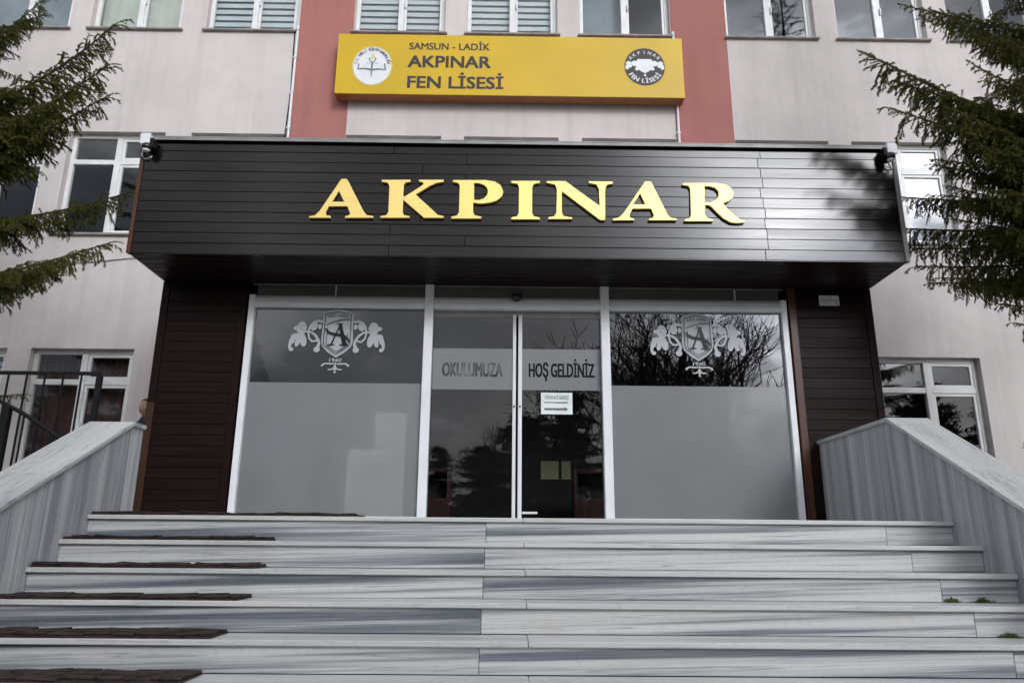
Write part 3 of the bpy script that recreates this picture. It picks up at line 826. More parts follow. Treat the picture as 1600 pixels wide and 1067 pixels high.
# dim lobby behind the glass
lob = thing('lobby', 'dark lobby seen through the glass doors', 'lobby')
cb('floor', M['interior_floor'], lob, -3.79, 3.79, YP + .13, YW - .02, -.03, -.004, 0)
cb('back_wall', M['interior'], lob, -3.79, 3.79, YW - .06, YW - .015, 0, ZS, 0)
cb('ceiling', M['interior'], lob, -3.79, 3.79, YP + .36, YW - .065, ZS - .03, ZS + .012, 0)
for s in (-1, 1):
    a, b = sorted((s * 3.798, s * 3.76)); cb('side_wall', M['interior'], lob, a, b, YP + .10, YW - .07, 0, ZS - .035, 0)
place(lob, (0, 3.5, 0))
def cabinet(x0, x1, label):
    t = thing('red_cabinet', label, 'cabinet', 'red framed cabinets in the lobby')
    y0, y1 = 3.55, 3.9
    for x in (x0, x1 - .05):
        cb('upright', M['red_wood'], t, x, x + .05, y0, y1, 0, .72, .005)
    cb('top_rail', M['red_wood'], t, x0 + .051, x1 - .051, y0, y1, .66, .71, .005)
    cb('bottom_panel', M['red_wood'], t, x0 + .051, x1 - .051, y0 + .02, y1, .05, .36, .005)
    cb('back_panel', M['interior'], t, x0 + .051, x1 - .051, y1 - .03, y1 - .005, .37, .655, .002)
    place(t, (x0, y0, 0))
cabinet(-1.45, -.77, 'dark red framed cabinet seen through the left door leaf')
cabinet(.70, 1.40, 'dark red framed cabinet seen through the right door leaf')
for (x0, x1, lab) in ((.36, .60, 'larger yellowish paper seen through the right door leaf'), (.64, .76, 'narrow yellowish paper beside the larger one behind the right door leaf')):
    k = MB(); k.box(x0, x1, 4.62, 4.628, .68, .92)
    tag(k.build('paper_sheet', M['paper_yellow']), lab, 'paper', 'yellow papers on the lobby wall')
k = MB(); k.cbox(-1.78, -1.30, 2.36, 2.40, .0, .78, .01); k.cbox(-1.52, -1.18, 2.405, 2.44, .0, 1.18, .01)
tag(k.build('notice_board', M['beige']), 'pale stepped board standing behind the frosted left panel', 'board')

# white paper on the door
t = thing('paper_notice', 'white paper notice with an arrow taped on the right door leaf', 'notice')
px0, px1, pz0, pz1 = .247, .580, 1.149, 1.381
py = YP + .0655
k = MB(); k.add([(px0 + (px1 - px0) * i / 8, py - .0025 * math.sin(i * .9) * .8 - .001, z) for i in range(9) for z in (pz0 + .001 * (i % 3), pz1)], [(2 * i, 2 * i + 2, 2 * i + 3, 2 * i + 1) for i in range(8)])
k.build('sheet', M['paper'], t)
k = MB(); add_text(k, '\u00d6\u011eRENC\u0130 G\u0130R\u0130\u015e\u0130', px0 + .04, px1 - .04, 1.312, .034, py - .0045, .01)
k.build('lettering', M['paper_ink'], t)
k = MB(); k.box(px0 + .035, px1 - .05, py - .0048, py - .0042, 1.270, 1.281); k.build('rule', M['paper_ink'], t)
k = MB(); k.flat([(px0 + .035, 1.193), (px1 - .085, 1.193), (px1 - .085, 1.182), (px1 - .045, 1.204), (px1 - .085, 1.228), (px1 - .085, 1.216), (px0 + .035, 1.216)], py - .0046); k.build('arrow', M['paper_ink'], t)
place(t, (px0, py, pz0))

# label plate on the right pillar
t = thing('label_plate', 'small white label fixed high on the right pillar', 'label')
cb('plate', M['white_plastic'], t, 3.288, 3.508, YP - .008, YP - .0025, 2.362, 2.478, .001)
k = MB()
for (a, b, z, h) in ((3.31, 3.492, 2.412, .016), (3.31, 3.40, 2.386, .011), (3.462, 3.49, 2.378, .020)):
    n = int((b - a) / .012)
    for i in range(n): k.box(a + i * .012, a + i * .012 + .009, YP - .0088, YP - .0082, z + .003 * (i % 2), z + h - .002 * (i % 3))
tag(k.build('small_print', M['paper_ink'], t), kind='stuff')
place(t, (3.4, YP, 2.36))

# ------------------------------------------------------------------ gold letters
LETTERS = [
('A', [[(-1.8104, 3.3646), (-1.76, 3.3675), (-1.745, 3.3543), (-1.5581, 3.0007), (-1.5284, 2.9718), (-1.468, 2.9628), (-1.4668, 2.9422), (-1.7459, 2.9385), (-1.7471, 2.958), (-1.7098, 2.9672), (-1.6984, 2.9913), (-1.7301, 3.0639), (-1.9142, 3.0615), (-1.9404, 2.9957), (-1.9323, 2.9664), (-1.8897, 2.9561), (-1.8883, 2.9366), (-2.1023, 2.9338), (-2.1037, 2.9522), (-2.0449, 2.9649), (-2.0035, 3.0112)], [(-1.8256, 3.231), (-1.8838, 3.1134), (-1.7655, 3.115)]]) ,
('K', [[(-1.4022, 3.3613), (-1.1136, 3.3654), (-1.1126, 3.3419), (-1.1628, 3.3312), (-1.1795, 3.2975), (-1.1765, 3.0113), (-1.162, 2.9788), (-1.1064, 2.9665), (-1.1056, 2.9469), (-1.395, 2.9431), (-1.396, 2.9626), (-1.3368, 2.9754), (-1.3185, 3.0094), (-1.3229, 3.2956), (-1.3428, 3.3287), (-1.401, 3.3379)], [(-1.1874, 3.1624), (-1.0044, 3.2955), (-0.9782, 3.3226), (-0.9889, 3.3381), (-1.0266, 3.3442), (-1.0275, 3.3666), (-0.7791, 3.37), (-0.7783, 3.3454), (-0.8469, 3.3333), (-0.9085, 3.3013), (-1.0511, 3.2017), (-0.8686, 3.0284), (-0.8291, 2.9875), (-0.7665, 2.9709), (-0.7659, 2.9514), (-0.9608, 2.9488), (-1.1869, 3.1514)]]) ,
('P', [[(-0.6857, 3.3691), (-0.3507, 3.3737), (-0.2591, 3.3582), (-0.1997, 3.3166), (-0.1736, 3.2503), (-0.1861, 3.1947), (-0.236, 3.1466), (-0.3062, 3.1214), (-0.3967, 3.1103), (-0.4743, 3.1192), (-0.4733, 3.0206), (-0.4585, 2.9859), (-0.3891, 2.9705), (-0.3887, 2.9488), (-0.6887, 2.9448), (-0.6893, 2.9665), (-0.6327, 2.9814), (-0.6155, 3.0133), (-0.615, 3.3053), (-0.63, 3.3352), (-0.6851, 3.3456)], [(-0.4698, 3.3352), (-0.4211, 3.3359), (-0.3701, 3.3176), (-0.3391, 3.2835), (-0.3284, 3.2459), (-0.3378, 3.207), (-0.3675, 3.1713), (-0.4176, 3.1519), (-0.466, 3.1545)]]) ,
('I', [[(-0.0966, 3.3683), (0.1963, 3.3724), (0.1962, 3.3478), (0.1352, 3.3358), (0.119, 3.3021), (0.1171, 3.0175), (0.1352, 2.9828), (0.1954, 2.9695), (0.1953, 2.9477), (-0.0932, 2.9439), (-0.0934, 2.9657), (-0.0353, 2.9795), (-0.0185, 3.0135), (-0.0169, 3.3002), (-0.0334, 3.3334), (-0.0964, 3.3437)]]) ,
('N', [[(0.2645, 3.3711), (0.4528, 3.3737), (0.7929, 3.1054), (0.791, 3.2857), (0.7677, 3.3378), (0.6917, 3.3513), (0.6922, 3.3759), (0.9357, 3.3737), (0.935, 3.3491), (0.8745, 3.3348), (0.8561, 3.2899), (0.8475, 2.9487), (0.7953, 2.948), (0.416, 3.2583), (0.4158, 3.0324), (0.4304, 2.9889), (0.5186, 2.9737), (0.5184, 2.9552), (0.2776, 2.9521), (0.2777, 2.9738), (0.338, 2.9855), (0.3584, 3.0229), (0.3655, 3.2832), (0.3466, 3.332), (0.2644, 3.3487)]]) ,
('A', [[(1.2623, 3.3805), (1.3134, 3.3834), (1.3272, 3.3702), (1.4778, 3.0148), (1.5046, 2.9856), (1.5646, 2.9766), (1.5635, 2.9559), (1.2817, 2.9522), (1.2825, 2.9718), (1.3211, 2.981), (1.3352, 3.0052), (1.3111, 3.0783), (1.1252, 3.0758), (1.0917, 3.0097), (1.0967, 2.9803), (1.1386, 2.9699), (1.1379, 2.9503), (0.9218, 2.9475), (0.9223, 2.966), (0.983, 2.9788), (1.0297, 3.0252)], [(1.2062, 3.2436), (1.135, 3.1254), (1.2544, 3.127)]]) ,
('R', [[(1.6425, 3.3678), (1.985, 3.3725), (2.0761, 3.3592), (2.1346, 3.3187), (2.159, 3.2599), (2.1423, 3.2097), (2.0989, 3.1704), (2.0418, 3.1508), (2.069, 3.1038), (2.1632, 3.0042), (2.2014, 2.9741), (2.2511, 2.9638), (2.2434, 2.942), (2.1783, 2.9335), (2.1033, 2.9401), (2.0307, 2.9849), (1.9458, 3.0769), (1.9177, 3.1128), (1.8881, 3.1267), (1.8578, 3.1274), (1.8519, 3.0296), (1.8657, 2.9915), (1.931, 2.9705), (1.9297, 2.9509), (1.6406, 2.9471), (1.6417, 2.9689), (1.6939, 2.9838), (1.7079, 3.0189), (1.7173, 3.2984), (1.703, 3.3362), (1.6413, 3.3454)], [(1.8651, 3.3339), (1.9111, 3.3346), (1.9712, 3.3164), (2.0015, 3.28), (2.0016, 3.2355), (1.9731, 3.1875), (1.9205, 3.158), (1.8544, 3.156)]]) ,
]
gl = thing('gold_lettering', 'large gold serif letters reading AKPINAR on the dark canopy', 'lettering')
for ch, polys in LETTERS:
    c = bpy.data.curves.new('g', 'CURVE'); c.dimensions = '2D'; c.fill_mode = 'BOTH'; c.extrude = .011; c.bevel_depth = .0035; c.bevel_resolution = 1; c.offset = -.0035
    groups = [polys] if ch != 'K' else [[polys[0]], [polys[1]]]
    for p in polys:
        sp = c.splines.new('POLY'); sp.points.add(len(p) - 1); sp.use_cyclic_u = True
        for q, (x, z) in zip(sp.points, p): q.co = (x, z, 0, 1)
    if ch == 'K':   # two overlapping strokes: fill apart so that they unite
        c.splines.clear()
        mks = []
        for gi, g_ in enumerate(groups):
            sp = c.splines.new('POLY'); p = g_[0]; sp.points.add(len(p) - 1); sp.use_cyclic_u = True
            for q, (x, z) in zip(sp.points, p): q.co = (x, z, 0, 1)
            o = bpy.data.objects.new('g', c); COL.objects.link(o); mks.append(eval_mesh(o)); bpy.data.objects.remove(o); c.splines.clear()
        bm = bmesh.new()
        for i, me in enumerate(mks):
            for v in me.vertices: v.co.z += .0006 * i
            bm.from_mesh(me)
        me = bpy.data.meshes.new('letter'); bm.to_mesh(me); bm.free()
    else:
        o = bpy.data.objects.new('g', c); COL.objects.link(o); me = eval_mesh(o); bpy.data.objects.remove(o)
    bpy.data.curves.remove(c)
    for v in me.vertices:      # XY drawing plane -> XZ
        x, y, z = v.co; v.co = (x, YC - .024 - z, y)
    me.materials.clear(); me.materials.append(M['gold'])
    bm = bmesh.new(); bm.from_mesh(me); bmesh.ops.recalc_face_normals(bm, faces=bm.faces); bm.to_mesh(me); bm.free()
    for f_ in me.polygons: f_.use_smooth = False
    link('letter', me, gl)
    # two short studs hold each letter off the boards
place(gl, (0, YC, 2.94))

# ------------------------------------------------------------------ security cameras
def seccam(x, s, label):
    t = thing('security_camera', label, 'camera', 'security cameras on the canopy corners')
    cb('mount_box', M['white_plastic'], t, x - .052, x + .052, YC - .115, YC - .016, 3.69, 3.815, .008)
    k = MB(); vs, fs = [], []
    nu, nv = 18, 8; c = Vector((x + s * .03, YC - .11, 3.655)); R0 = .048
    for j in range(nv + 1):
        a = PI * j / nv
        for i in range(nu): vs.append((c.x + R0 * math.sin(a) * math.cos(2 * PI * i / nu), c.y + R0 * math.sin(a) * math.sin(2 * PI * i / nu), c.z + R0 * math.cos(a)))
    for j in range(nv):
        for i in range(nu): fs.append((j * nu + i, j * nu + (i + 1) % nu, (j + 1) * nu + (i + 1) % nu, (j + 1) * nu + i))
    k.add(vs, fs); k.build('lens_dome', M['black_gloss'], t, True)
    k = MB(); k.tube([(c.x, c.y, c.z - .034), (c.x, c.y, c.z - .050)], [.037, .026], 16); k.build('ring', M['white_plastic'], t, True)
    k = MB(); k.cbox(x + s * .068 - .022, x + s * .068 + .022, YC - .11, YC - .03, 3.66, 3.76, .006); k.build('bracket', M['black'], t)
    k = MB(); k.tube([(x - s * .03, YC - .05, 3.675), (x - s * .045, YC - .045, 3.60), (x - s * .01, YC - .03, 3.56), (x + s * .05, YC - .016, 3.60)], .006, 6); k.build('cable', M['white_plastic'], t, True)
    place(t, (x, YC, 3.68))
seccam(-3.80, 1, 'white and black security camera on the left corner of the canopy')
seccam(3.79, -1, 'white and black security camera on the right corner of the canopy')

# ------------------------------------------------------------------ yellow school sign
sg = thing('school_sign', 'wide yellow school name sign board on the upper wall', 'sign')
SX0, SX1, SZ0, SZ1, SY = -2.765, 2.565, 6.405, 7.458, 4.45
cb('face', M['yellow'], sg, SX0, SX1, SY, SY + .012, SZ0, SZ1, .003)
cb('casing', M['sign_shade_side'], sg, SX0 + .004, SX1 - .004, SY + .0125, SY + .215, SZ0 + .004, SZ1 - .004, .004)
for x in (-2.2, -.7, .7, 2.1): cb('bracket', M['cap_metal'], sg, x - .03, x + .03, SY + .2155, YW, SZ0 + .2, SZ1 - .2, .003)
def tline(s, x0, x1, z0, h, bold):
    k = MB(); add_text(k, s, x0, x1, z0, h, SY - .003, bold); k.build('lettering', M['print_dark'], sg)
tline('SAMSUN - LAD\u0130K', -1.662, -.424, 7.192, .120, .030)
tline('AKPINAR', -1.668, -.408, 6.880, .205, .042)
tline('FEN L\u0130SES\u0130', -1.662, -.212, 6.518, .205, .042)
# ministry roundel
em = MB(); em.disc(-2.217, 6.892, .305, SY - .0025, 40, 0, .345)
e1 = em.build('emblem', M['print_white'], sg)
k = MB(); cx, cz = -2.217, 6.892
ringp = [(cx + .296 * math.cos(2 * PI * q / 40), cz + .335 * math.sin(2 * PI * q / 40)) for q in range(41)]
k.ribbon(ringp, .014, SY - .0035); k.build('emblem_ring', M['print_yellow'], e1)
k = MB(); yy = SY - .004
k.ribbon([(cx - .008, cz - .20), (cx - .004, cz - .02), (cx - .004, cz + .06)], [.014, .030, .030], yy)
k.ribbon([(cx - .205, cz + .03), (cx - .215, cz - .06), (cx - .10, cz - .055), (cx, cz - .075), (cx + .10, cz - .06), (cx + .205, cz - .07), (cx + .185, cz + .04)], [.02, .034, .030, .036, .030, .034, .02], yy - .0004)
k.ribbon([(cx - .045, cz + .14), (cx - .05, cz + .10), (cx, cz + .055), (cx + .05, cz + .10), (cx + .045, cz + .14)], .018, yy - .0008)
k.ribbon([(cx - .09, cz + .045), (cx + .09, cz + .045)], .008, yy - .0012)
k.build('torch_and_book', M['print_grey'], e1)
k = MB(); k.flat([(cx - .035, cz + .12), (cx - .02, cz + .17), (cx + .005, cz + .23), (cx + .018, cz + .18), (cx + .04, cz + .15), (cx + .03, cz + .11)], yy - .0016); k.build('flame', M['print_yellow'], e1)
k = MB(); word = 'T.C. M\u0130LL\u00ce E\u011e\u0130T\u0130M BAKANLI\u011eI'
for q, ch in enumerate(word):
    a = rad(172 - 164 * q / (len(word) - 1))
    add_char(k, ch, cx + .252 * math.cos(a), cz + .286 * math.sin(a), .046, a - PI / 2, yy - .0020 - .00001 * q, .03)
k.build('ring_lettering', M['print_dark'], e1)
# school roundel
em = MB(); cx, cz = 1.968, 6.940
em.disc(cx, cz, .312, SY - .0025, 40, 0, .330)
e2 = em.build('emblem', M['print_dark'], sg)
k = MB(); yy = SY - .0035
def st2(f_): 
    global yy
    yy -= .0003; return yy
k.flat([(cx - .105, cz + .135), (cx + .105, cz + .135), (cx + .12, cz + .10), (cx + .13, cz - .01), (cx + .07, cz - .075), (cx, cz - .115), (cx - .07, cz - .075), (cx - .13, cz - .01), (cx - .12, cz + .10)], st2(0))
for s in (-1, 1):
    k.disc(cx + s * .145, cz + .055, .062, st2(0), 16, 0, .05); k.disc(cx + s * .12, cz - .04, .03, st2(0), 12)
    k.disc(cx + s * .245, cz + .055, .042, st2(0), 14); k.disc(cx + s * .225, cz + .01, .03, st2(0), 12); k.disc(cx + s * .27, cz - .01, .030, st2(0), 12, 0, .045)
k.flat([(cx, cz - .125), (cx + .02, cz - .15), (cx, cz - .18), (cx - .02, cz - .15)], st2(0))
k.build('crest_print', M['print_white'], e2)
k = MB()
for q, ch in enumerate('AKPINAR'):
    a = rad(145 - 110 * q / 6); add_char(k, ch, cx + .262 * math.cos(a), cz + .232 * math.sin(a) + .02, .052, a - PI / 2, yy - .0004, .02)
k.build('ring_lettering', M['print_white'], e2); k = MB()
for q, ch in enumerate('FEN L\u0130SES\u0130'):
    a = rad(215 + 110 * q / 9); add_char(k, ch, cx + .258 * math.cos(a), cz + .25 * math.sin(a), .075, a + PI / 2, yy - .0008, .04)
k.build('ring_lettering', M['print_white'], e2)
place(sg, (0, YW, 6.4))

# ------------------------------------------------------------------ brown block mats on the left of each tread
ORD = ['landing', 'second marble step', 'third marble step', 'fourth marble step', 'fifth marble step', 'sixth marble step', 'seventh marble step', 'eighth marble step', 'ninth marble step', 'tenth marble step']
for i in range(8):
    y, z = -TREAD * i, -RISE * i
    t = thing('stair_mat', ('dark brown block patterned mat on the top landing, reaching furthest right' if i == 0 else 'dark brown block patterned mat lying on the ' + ORD[i] + ' from the top'), 'mat', 'brown mats on the left of the steps')
    xl, xr = -W + .012, (-1.235 if i == 0 else -1.70 + random.uniform(-.03, .03) - (.06 if i == 1 else 0))
    y0, y1 = y + .018, (y + .68 if i == 0 else y + TREAD - .002)
    k = MB(); k.cbox(xl, xr, y0 + .006, y1 - .004, z + .0015, z + .012, .003); k.build('rubber_base', M['mat'], t)
    nr = 3 if i else 5
    for r in range(nr):
        ya, yb = y0 + (y1 - y0) * r / nr, y0 + (y1 - y0) * (r + 1) / nr
        x = xl
        if r % 2: x -= .07
        while x < xr - .01:
            w_ = random.uniform(.12, .21)
            a, b = max(x, xl), min(x + w_, xr)
            x += w_
            if b - a < .02: continue
            h = random.uniform(.012, .025)
            k = MB(); k.cbox(a + .002, b - .002, ya + random.uniform(.0, .006), yb - random.uniform(.001, .007), z + .0125, z + .0125 + h * .72, .008)
            # hump and tilt every block a little
            tx, ty = random.uniform(-.05, .05), random.uniform(-.06, .06)
            k.v = [(p[0], p[1], p[2] + ((p[0] - (a + b) / 2) * tx + (p[1] - (ya + yb) / 2) * ty if p[2] > z + .015 else 0)) for p in k.v]
            k.build('block', M['mat'], t)
    place(t, (xl, y0, z))

# ------------------------------------------------------------------ weeds growing in the joints
def weed(x, y, z, w_, label):
    k = MB()
    for q in range(90):
        a = random.uniform(0, 2 * PI); rr = random.random() ** .6
        bx, by = x + math.cos(a) * rr * w_, y + math.sin(a) * rr * .012 - .006
        h = random.uniform(.012, .040) * (1.2 - rr * .7); d = random.uniform(0, 2 * PI); l = random.uniform(.008, .02)
        c, s_ = math.cos(d), math.sin(d)
        tip = (bx + c * l, by + s_ * l * .6 - .006, z + h)
        k.add([(bx - s_ * .002, by + c * .002, z), (bx + s_ * .002, by - c * .002, z), (bx + c * l * .6 + s_ * .004, by + s_ * l * .3 - .004, z + h * .7), tip, (bx + c * l * .6 - s_ * .004, by + s_ * l * .3 - .004, z + h * .7)], [(0, 1, 2, 3, 4)])
    tag(k.build('weed_tuft', M['weed']), label, 'weed', 'weeds in the step joints')
weed(2.69, -.60, -RISE * 3, .055, 'small green weed tuft at the right end of the fourth step, left of its neighbour')
weed(2.885, -.60, -RISE * 3, .07, 'small green weed tuft at the right end of the fourth step, nearest the side wall')
weed(2.815, -.91, -RISE * 4, .07, 'single dark green weed tuft at the right end of the fifth step')

# ------------------------------------------------------------------ railings left of the stairs
t = thing('metal_railing', 'black metal railing with a level top rail behind the left side wall', 'railing')
k = MB(); k.cbox(-6.0, -3.60, .735, .765, 1.185, 1.215, .004); k.build('top_rail', M['black'], t)
k = MB(); k.cbox(-6.0, -3.62, .742, .758, .10, .12, .003); k.build('bottom_rail', M['black'], t)
for x in (-3.60, -4.80, -6.0):
    cb('post', M['black'], t, x - .022, x + .022, .728, .772, -.012, 1.184, .004)
x = -3.60 - .155
while x > -5.98:
    if min(abs(x - q) for q in (-4.80, -6.0)) > .06:
        k = MB(); k.cbox(x - .0065, x + .0065, .742, .758, .121, 1.184, .002); k.build('bar', M['black'], t)
    x -= .155
place(t, (-3.6, .75, -.012))
t = thing('metal_railing', 'black metal railing whose handrail slopes down to the right, in front of the level one', 'railing')
rp = [(-5.2, 1.045), (-4.85, 1.04), (-4.55, 1.005), (-4.28, .925), (-4.05, .815), (-3.80, .665), (-3.60, .54)]
k = MB(); k.tube([(x, .52, z) for x, z in rp], .017, 8); k.build('handrail', M['black'], t, True)
def zr(x):
    for (a, za), (b, zb_) in zip(rp[:-1], rp[1:]):
        if a <= x <= b: return za + (zb_ - za) * (x - a) / (b - a)
    return rp[-1][1]
cb('post', M['black'], t, -4.21, -4.15, .49, .55, GZ, zr(-4.18) - .01, .004)
cb('post', M['black'], t, -5.13, -5.09, .50, .54, GZ, zr(-5.1) - .01, .004)
x = -3.68
while x > -5.15:
    if abs(x + 4.18) > .05 and abs(x + 5.11) > .05:
        k = MB(); k.cbox(x - .006, x + .006, .513, .527, zr(x) - 1.0, zr(x) - .012, .002); k.build('bar', M['black'], t)
    x -= .118
k = MB(); k.tube([(x, .52, z - .96) for x, z in rp], .012, 6); k.build('bottom_rail', M['black'], t, True)
place(t, (-4.18, .52, GZ))

# ------------------------------------------------------------------ conifers: branches with needle twigs
def needle_mesh(name, A, B, per_m, nl, nw, mats, wood_r=0.0018, extra_wood=None, seed=0):
    """twigs A->B (n,3): brush of narrow needle triangles round each twig plus a thin three sided stem"""
    rng = np.random.default_rng(seed)
    A = np.asarray(A, float); B = np.asarray(B, float)
    D = B - A; Ln = np.linalg.norm(D, axis=1); D = D / Ln[:, None]
    cnt = np.maximum(4, np.ceil(Ln * per_m)).astype(int)
    idx = np.repeat(np.arange(len(A)), cnt)
    t = rng.random(len(idx)); t = np.minimum(t * 1.03, 1.0)
    p = A[idx] + D[idx] * (t * Ln[idx])[:, None]
    r = rng.normal(size=(len(idx), 3)); r[:, 2] += 0.15
    r -= D[idx] * np.sum(r * D[idx], axis=1)[:, None]
    r /= np.linalg.norm(r, axis=1)[:, None]
    fwd = rng.uniform(0.45, 1.0, len(idx))[:, None]
    d = r + D[idx] * fwd; d /= np.linalg.norm(d, axis=1)[:, None]
    side = np.cross(d, rng.normal(size=(len(idx), 3))); side /= np.linalg.norm(side, axis=1)[:, None]
    l = nl * rng.uniform(.75, 1.2, len(idx))[:, None]
    v = np.stack([p - side * nw / 2, p + side * nw / 2, p + d * l], axis=1).reshape(-1, 3)
    nn = len(idx)
    # stems
    ref = np.tile(np.array([[.3, .2, .93]]), (len(A), 1))
    s1 = np.cross(D, ref); s1 /= np.linalg.norm(s1, axis=1)[:, None]; s2 = np.cross(D, s1)
    ring = []
    for q in range(3):
        a = 2 * PI * q / 3; o = s1 * math.cos(a) + s2 * math.sin(a)
        ring += [A + o * wood_r, B + o * wood_r * .6]
    sv = np.stack(ring, axis=1).reshape(-1, 3)          # 6 per twig: a0 b0 a1 b1 a2 b2
    base = nn * 3 + np.arange(len(A))[:, None] * 6
    quads = np.concatenate([base + np.array([[0, 1, 3, 2]]), base + np.array([[2, 3, 5, 4]]), base + np.array([[4, 5, 1, 0]])])
    verts = np.concatenate([v, sv]); nv = len(verts)
    ev, ef = extra_wood if extra_wood else ([], [])
    if ev: verts = np.concatenate([verts, np.array(ev)])
    loops = np.concatenate([np.arange(nn * 3), quads.reshape(-1), (np.array([i for f in ef for i in f]) + nv) if ef else np.zeros(0, int)]).astype(np.int32)
    tot = np.concatenate([np.full(nn, 3), np.full(len(quads), 4), np.array([len(f) for f in ef], int) if ef else np.zeros(0, int)]).astype(np.int32)
    mi = np.concatenate([np.zeros(nn, int), np.ones(len(quads) + len(ef), int)]).astype(np.int32)
    me = bpy.data.meshes.new(name)
    me.vertices.add(len(verts)); me.vertices.foreach_set('co', verts.astype(np.float32).reshape(-1))
    me.loops.add(len(loops)); me.loops.foreach_set('vertex_index', loops)
    me.polygons.add(len(tot)); me.polygons.foreach_set('loop_start', np.concatenate([[0], np.cumsum(tot)[:-1]]).astype(np.int32)); me.polygons.foreach_set('loop_total', tot)
    me.polygons.foreach_set('material_index', mi)
    for m in mats: me.materials.append(m)
    me.update(calc_edges=True); me.validate()
    return me

def branch_mesh(seed, L=2.4, dens=1.0, needles=640, nl=.0165, nw=.0066, hang=1.0):
    """one spruce bough along +X with side shoots and hanging twigs, tip turned up"""
    rg = random.Random(seed)
    A, B = [], []
    axis = lambda t: Vector((L * t, 0.05 * L * math.sin(t * 5 + seed) * t * (1 - t), -0.10 * L * math.sin(PI * min(1, t)) * (1 - .25 * t)))
    def seg(a, b): A.append(tuple(a)); B.append(tuple(b))
    def shoot(p, d, l, lvl):
        """drooping shoot from p along d"""
        n = 3 if l > .18 else 2
        q = Vector(p); dd = Vector(d).normalized()
        pts = [q.copy()]
        for i in range(n):
            dd = (dd + Vector((0, 0, -rg.uniform(.10, .34) * hang)) + Vector((rg.gauss(0, .07), rg.gauss(0, .07), rg.gauss(0, .05)))).normalized()
            q2 = q + dd * (l / n); seg(q, q2); q = q2; pts.append(q.copy())
        if lvl < 2 and l > .12:
            m = max(2, int(l / .040 * dens))
            for i in range(m):
                t = (i + .6) / m * .95
                k_ = min(n - 1, int(t * n)); f = t * n - k_
                pp = pts[k_].lerp(pts[k_ + 1], f)
                ax = (pts[k_ + 1] - pts[k_]).normalized()
                sd = ax.cross(Vector((0, 0, 1)));
                if sd.length < .05: sd = Vector((1, 0, 0))
                sd.normalize()
                s_ = 1 if i % 2 else -1
                dr = ax * rg.uniform(.6, 1.0) + sd * s_ * rg.uniform(.55, .95) + Vector((0, 0, rg.uniform(-.45, .12) * hang))
                shoot(pp, dr, max(.045, min(.24, l * .58) * (1.05 - t * .70) * rg.uniform(.55, 1.15)), lvl + 1)
    npt = 14
    for i in range(npt):
        if i / npt > .45: seg(axis(i / npt), axis((i + 1) / npt))
    step = .030 / L / dens
    t = .10; s = 1
    while t < .985:
        p = axis(t); ax = (axis(min(1, t + .02)) - axis(t - .02)).normalized()
        sd = ax.cross(Vector((0, 0, 1))).normalized()
        prof = min(1.0, .35 + t * 2.2) * (1.02 - t) ** .75
        l = max(.07, (.31 * L * prof * rg.uniform(.40, 1.0)))
        dr = ax * rg.uniform(.65, 1.1) + sd * s * rg.uniform(.6, 1.0) + Vector((0, 0, rg.uniform(-.25, .22)))
        shoot(p, dr, l, 0)
        if rg.random() < .75 * hang and t < .95:      # hanging twig under the bough
            shoot(p, Vector((rg.gauss(.2, .25), rg.gauss(0, .3), -1)), rg.uniform(.16, .46) * (1.1 - t * .6), 0 if rg.random() < .5 else 1)
        if rg.random() < .16: shoot(p, Vector((rg.gauss(.5, .3), rg.gauss(0, .4), .8)), rg.uniform(.06, .2), 1)
        s = -s; t += step * rg.uniform(.7, 1.3)
    for q in range(4):
        shoot(axis(1.0 - .02 * q), Vector((1, rg.gauss(0, .5), rg.uniform(-.1, .5))), rg.uniform(.07, .15), 1)
    wd = MB(); wd.tube([axis(i / 12) for i in range(13)], [.022 * (1 - i / 12.8) + .002 for i in range(13)], 6)
    return needle_mesh('branch', A, B, needles, nl, nw, [M['needles'], M['twig']], .0017, (wd.v, wd.f), seed)
BR = [branch_mesh(s, hang=1.45) for s in (3, 14, 25, 36)]
BRC = [branch_mesh(s, 2.4, .40, 200, .034, .009) for s in (5, 17)]       # coarser boughs for the tops and backs of the trees
def put_branch(parent, me, base, tip, roll=0.0, L=2.4, thick=None):
    base, tip = Vector(base), Vector(tip)
    d = tip - base; l = d.length; x = d.normalized()
    y = Vector((0, 0, 1)).cross(x).normalized(); z = x.cross(y)
    R3 = Matrix((x, y, z)).transposed() @ Matrix.Rotation(roll, 3, 'X')
    s = l / L
    sc = thick if thick else s
    o = bpy.data.objects.new('branch', me); COL.objects.link(o)
    m = R3.to_4x4() @ Matrix.Diagonal((s, sc, sc, 1)); m.translation = base
    o.matrix_world = m
    o.parent = parent; o.matrix_parent_inverse = parent.matrix_world.inverted()
    return o
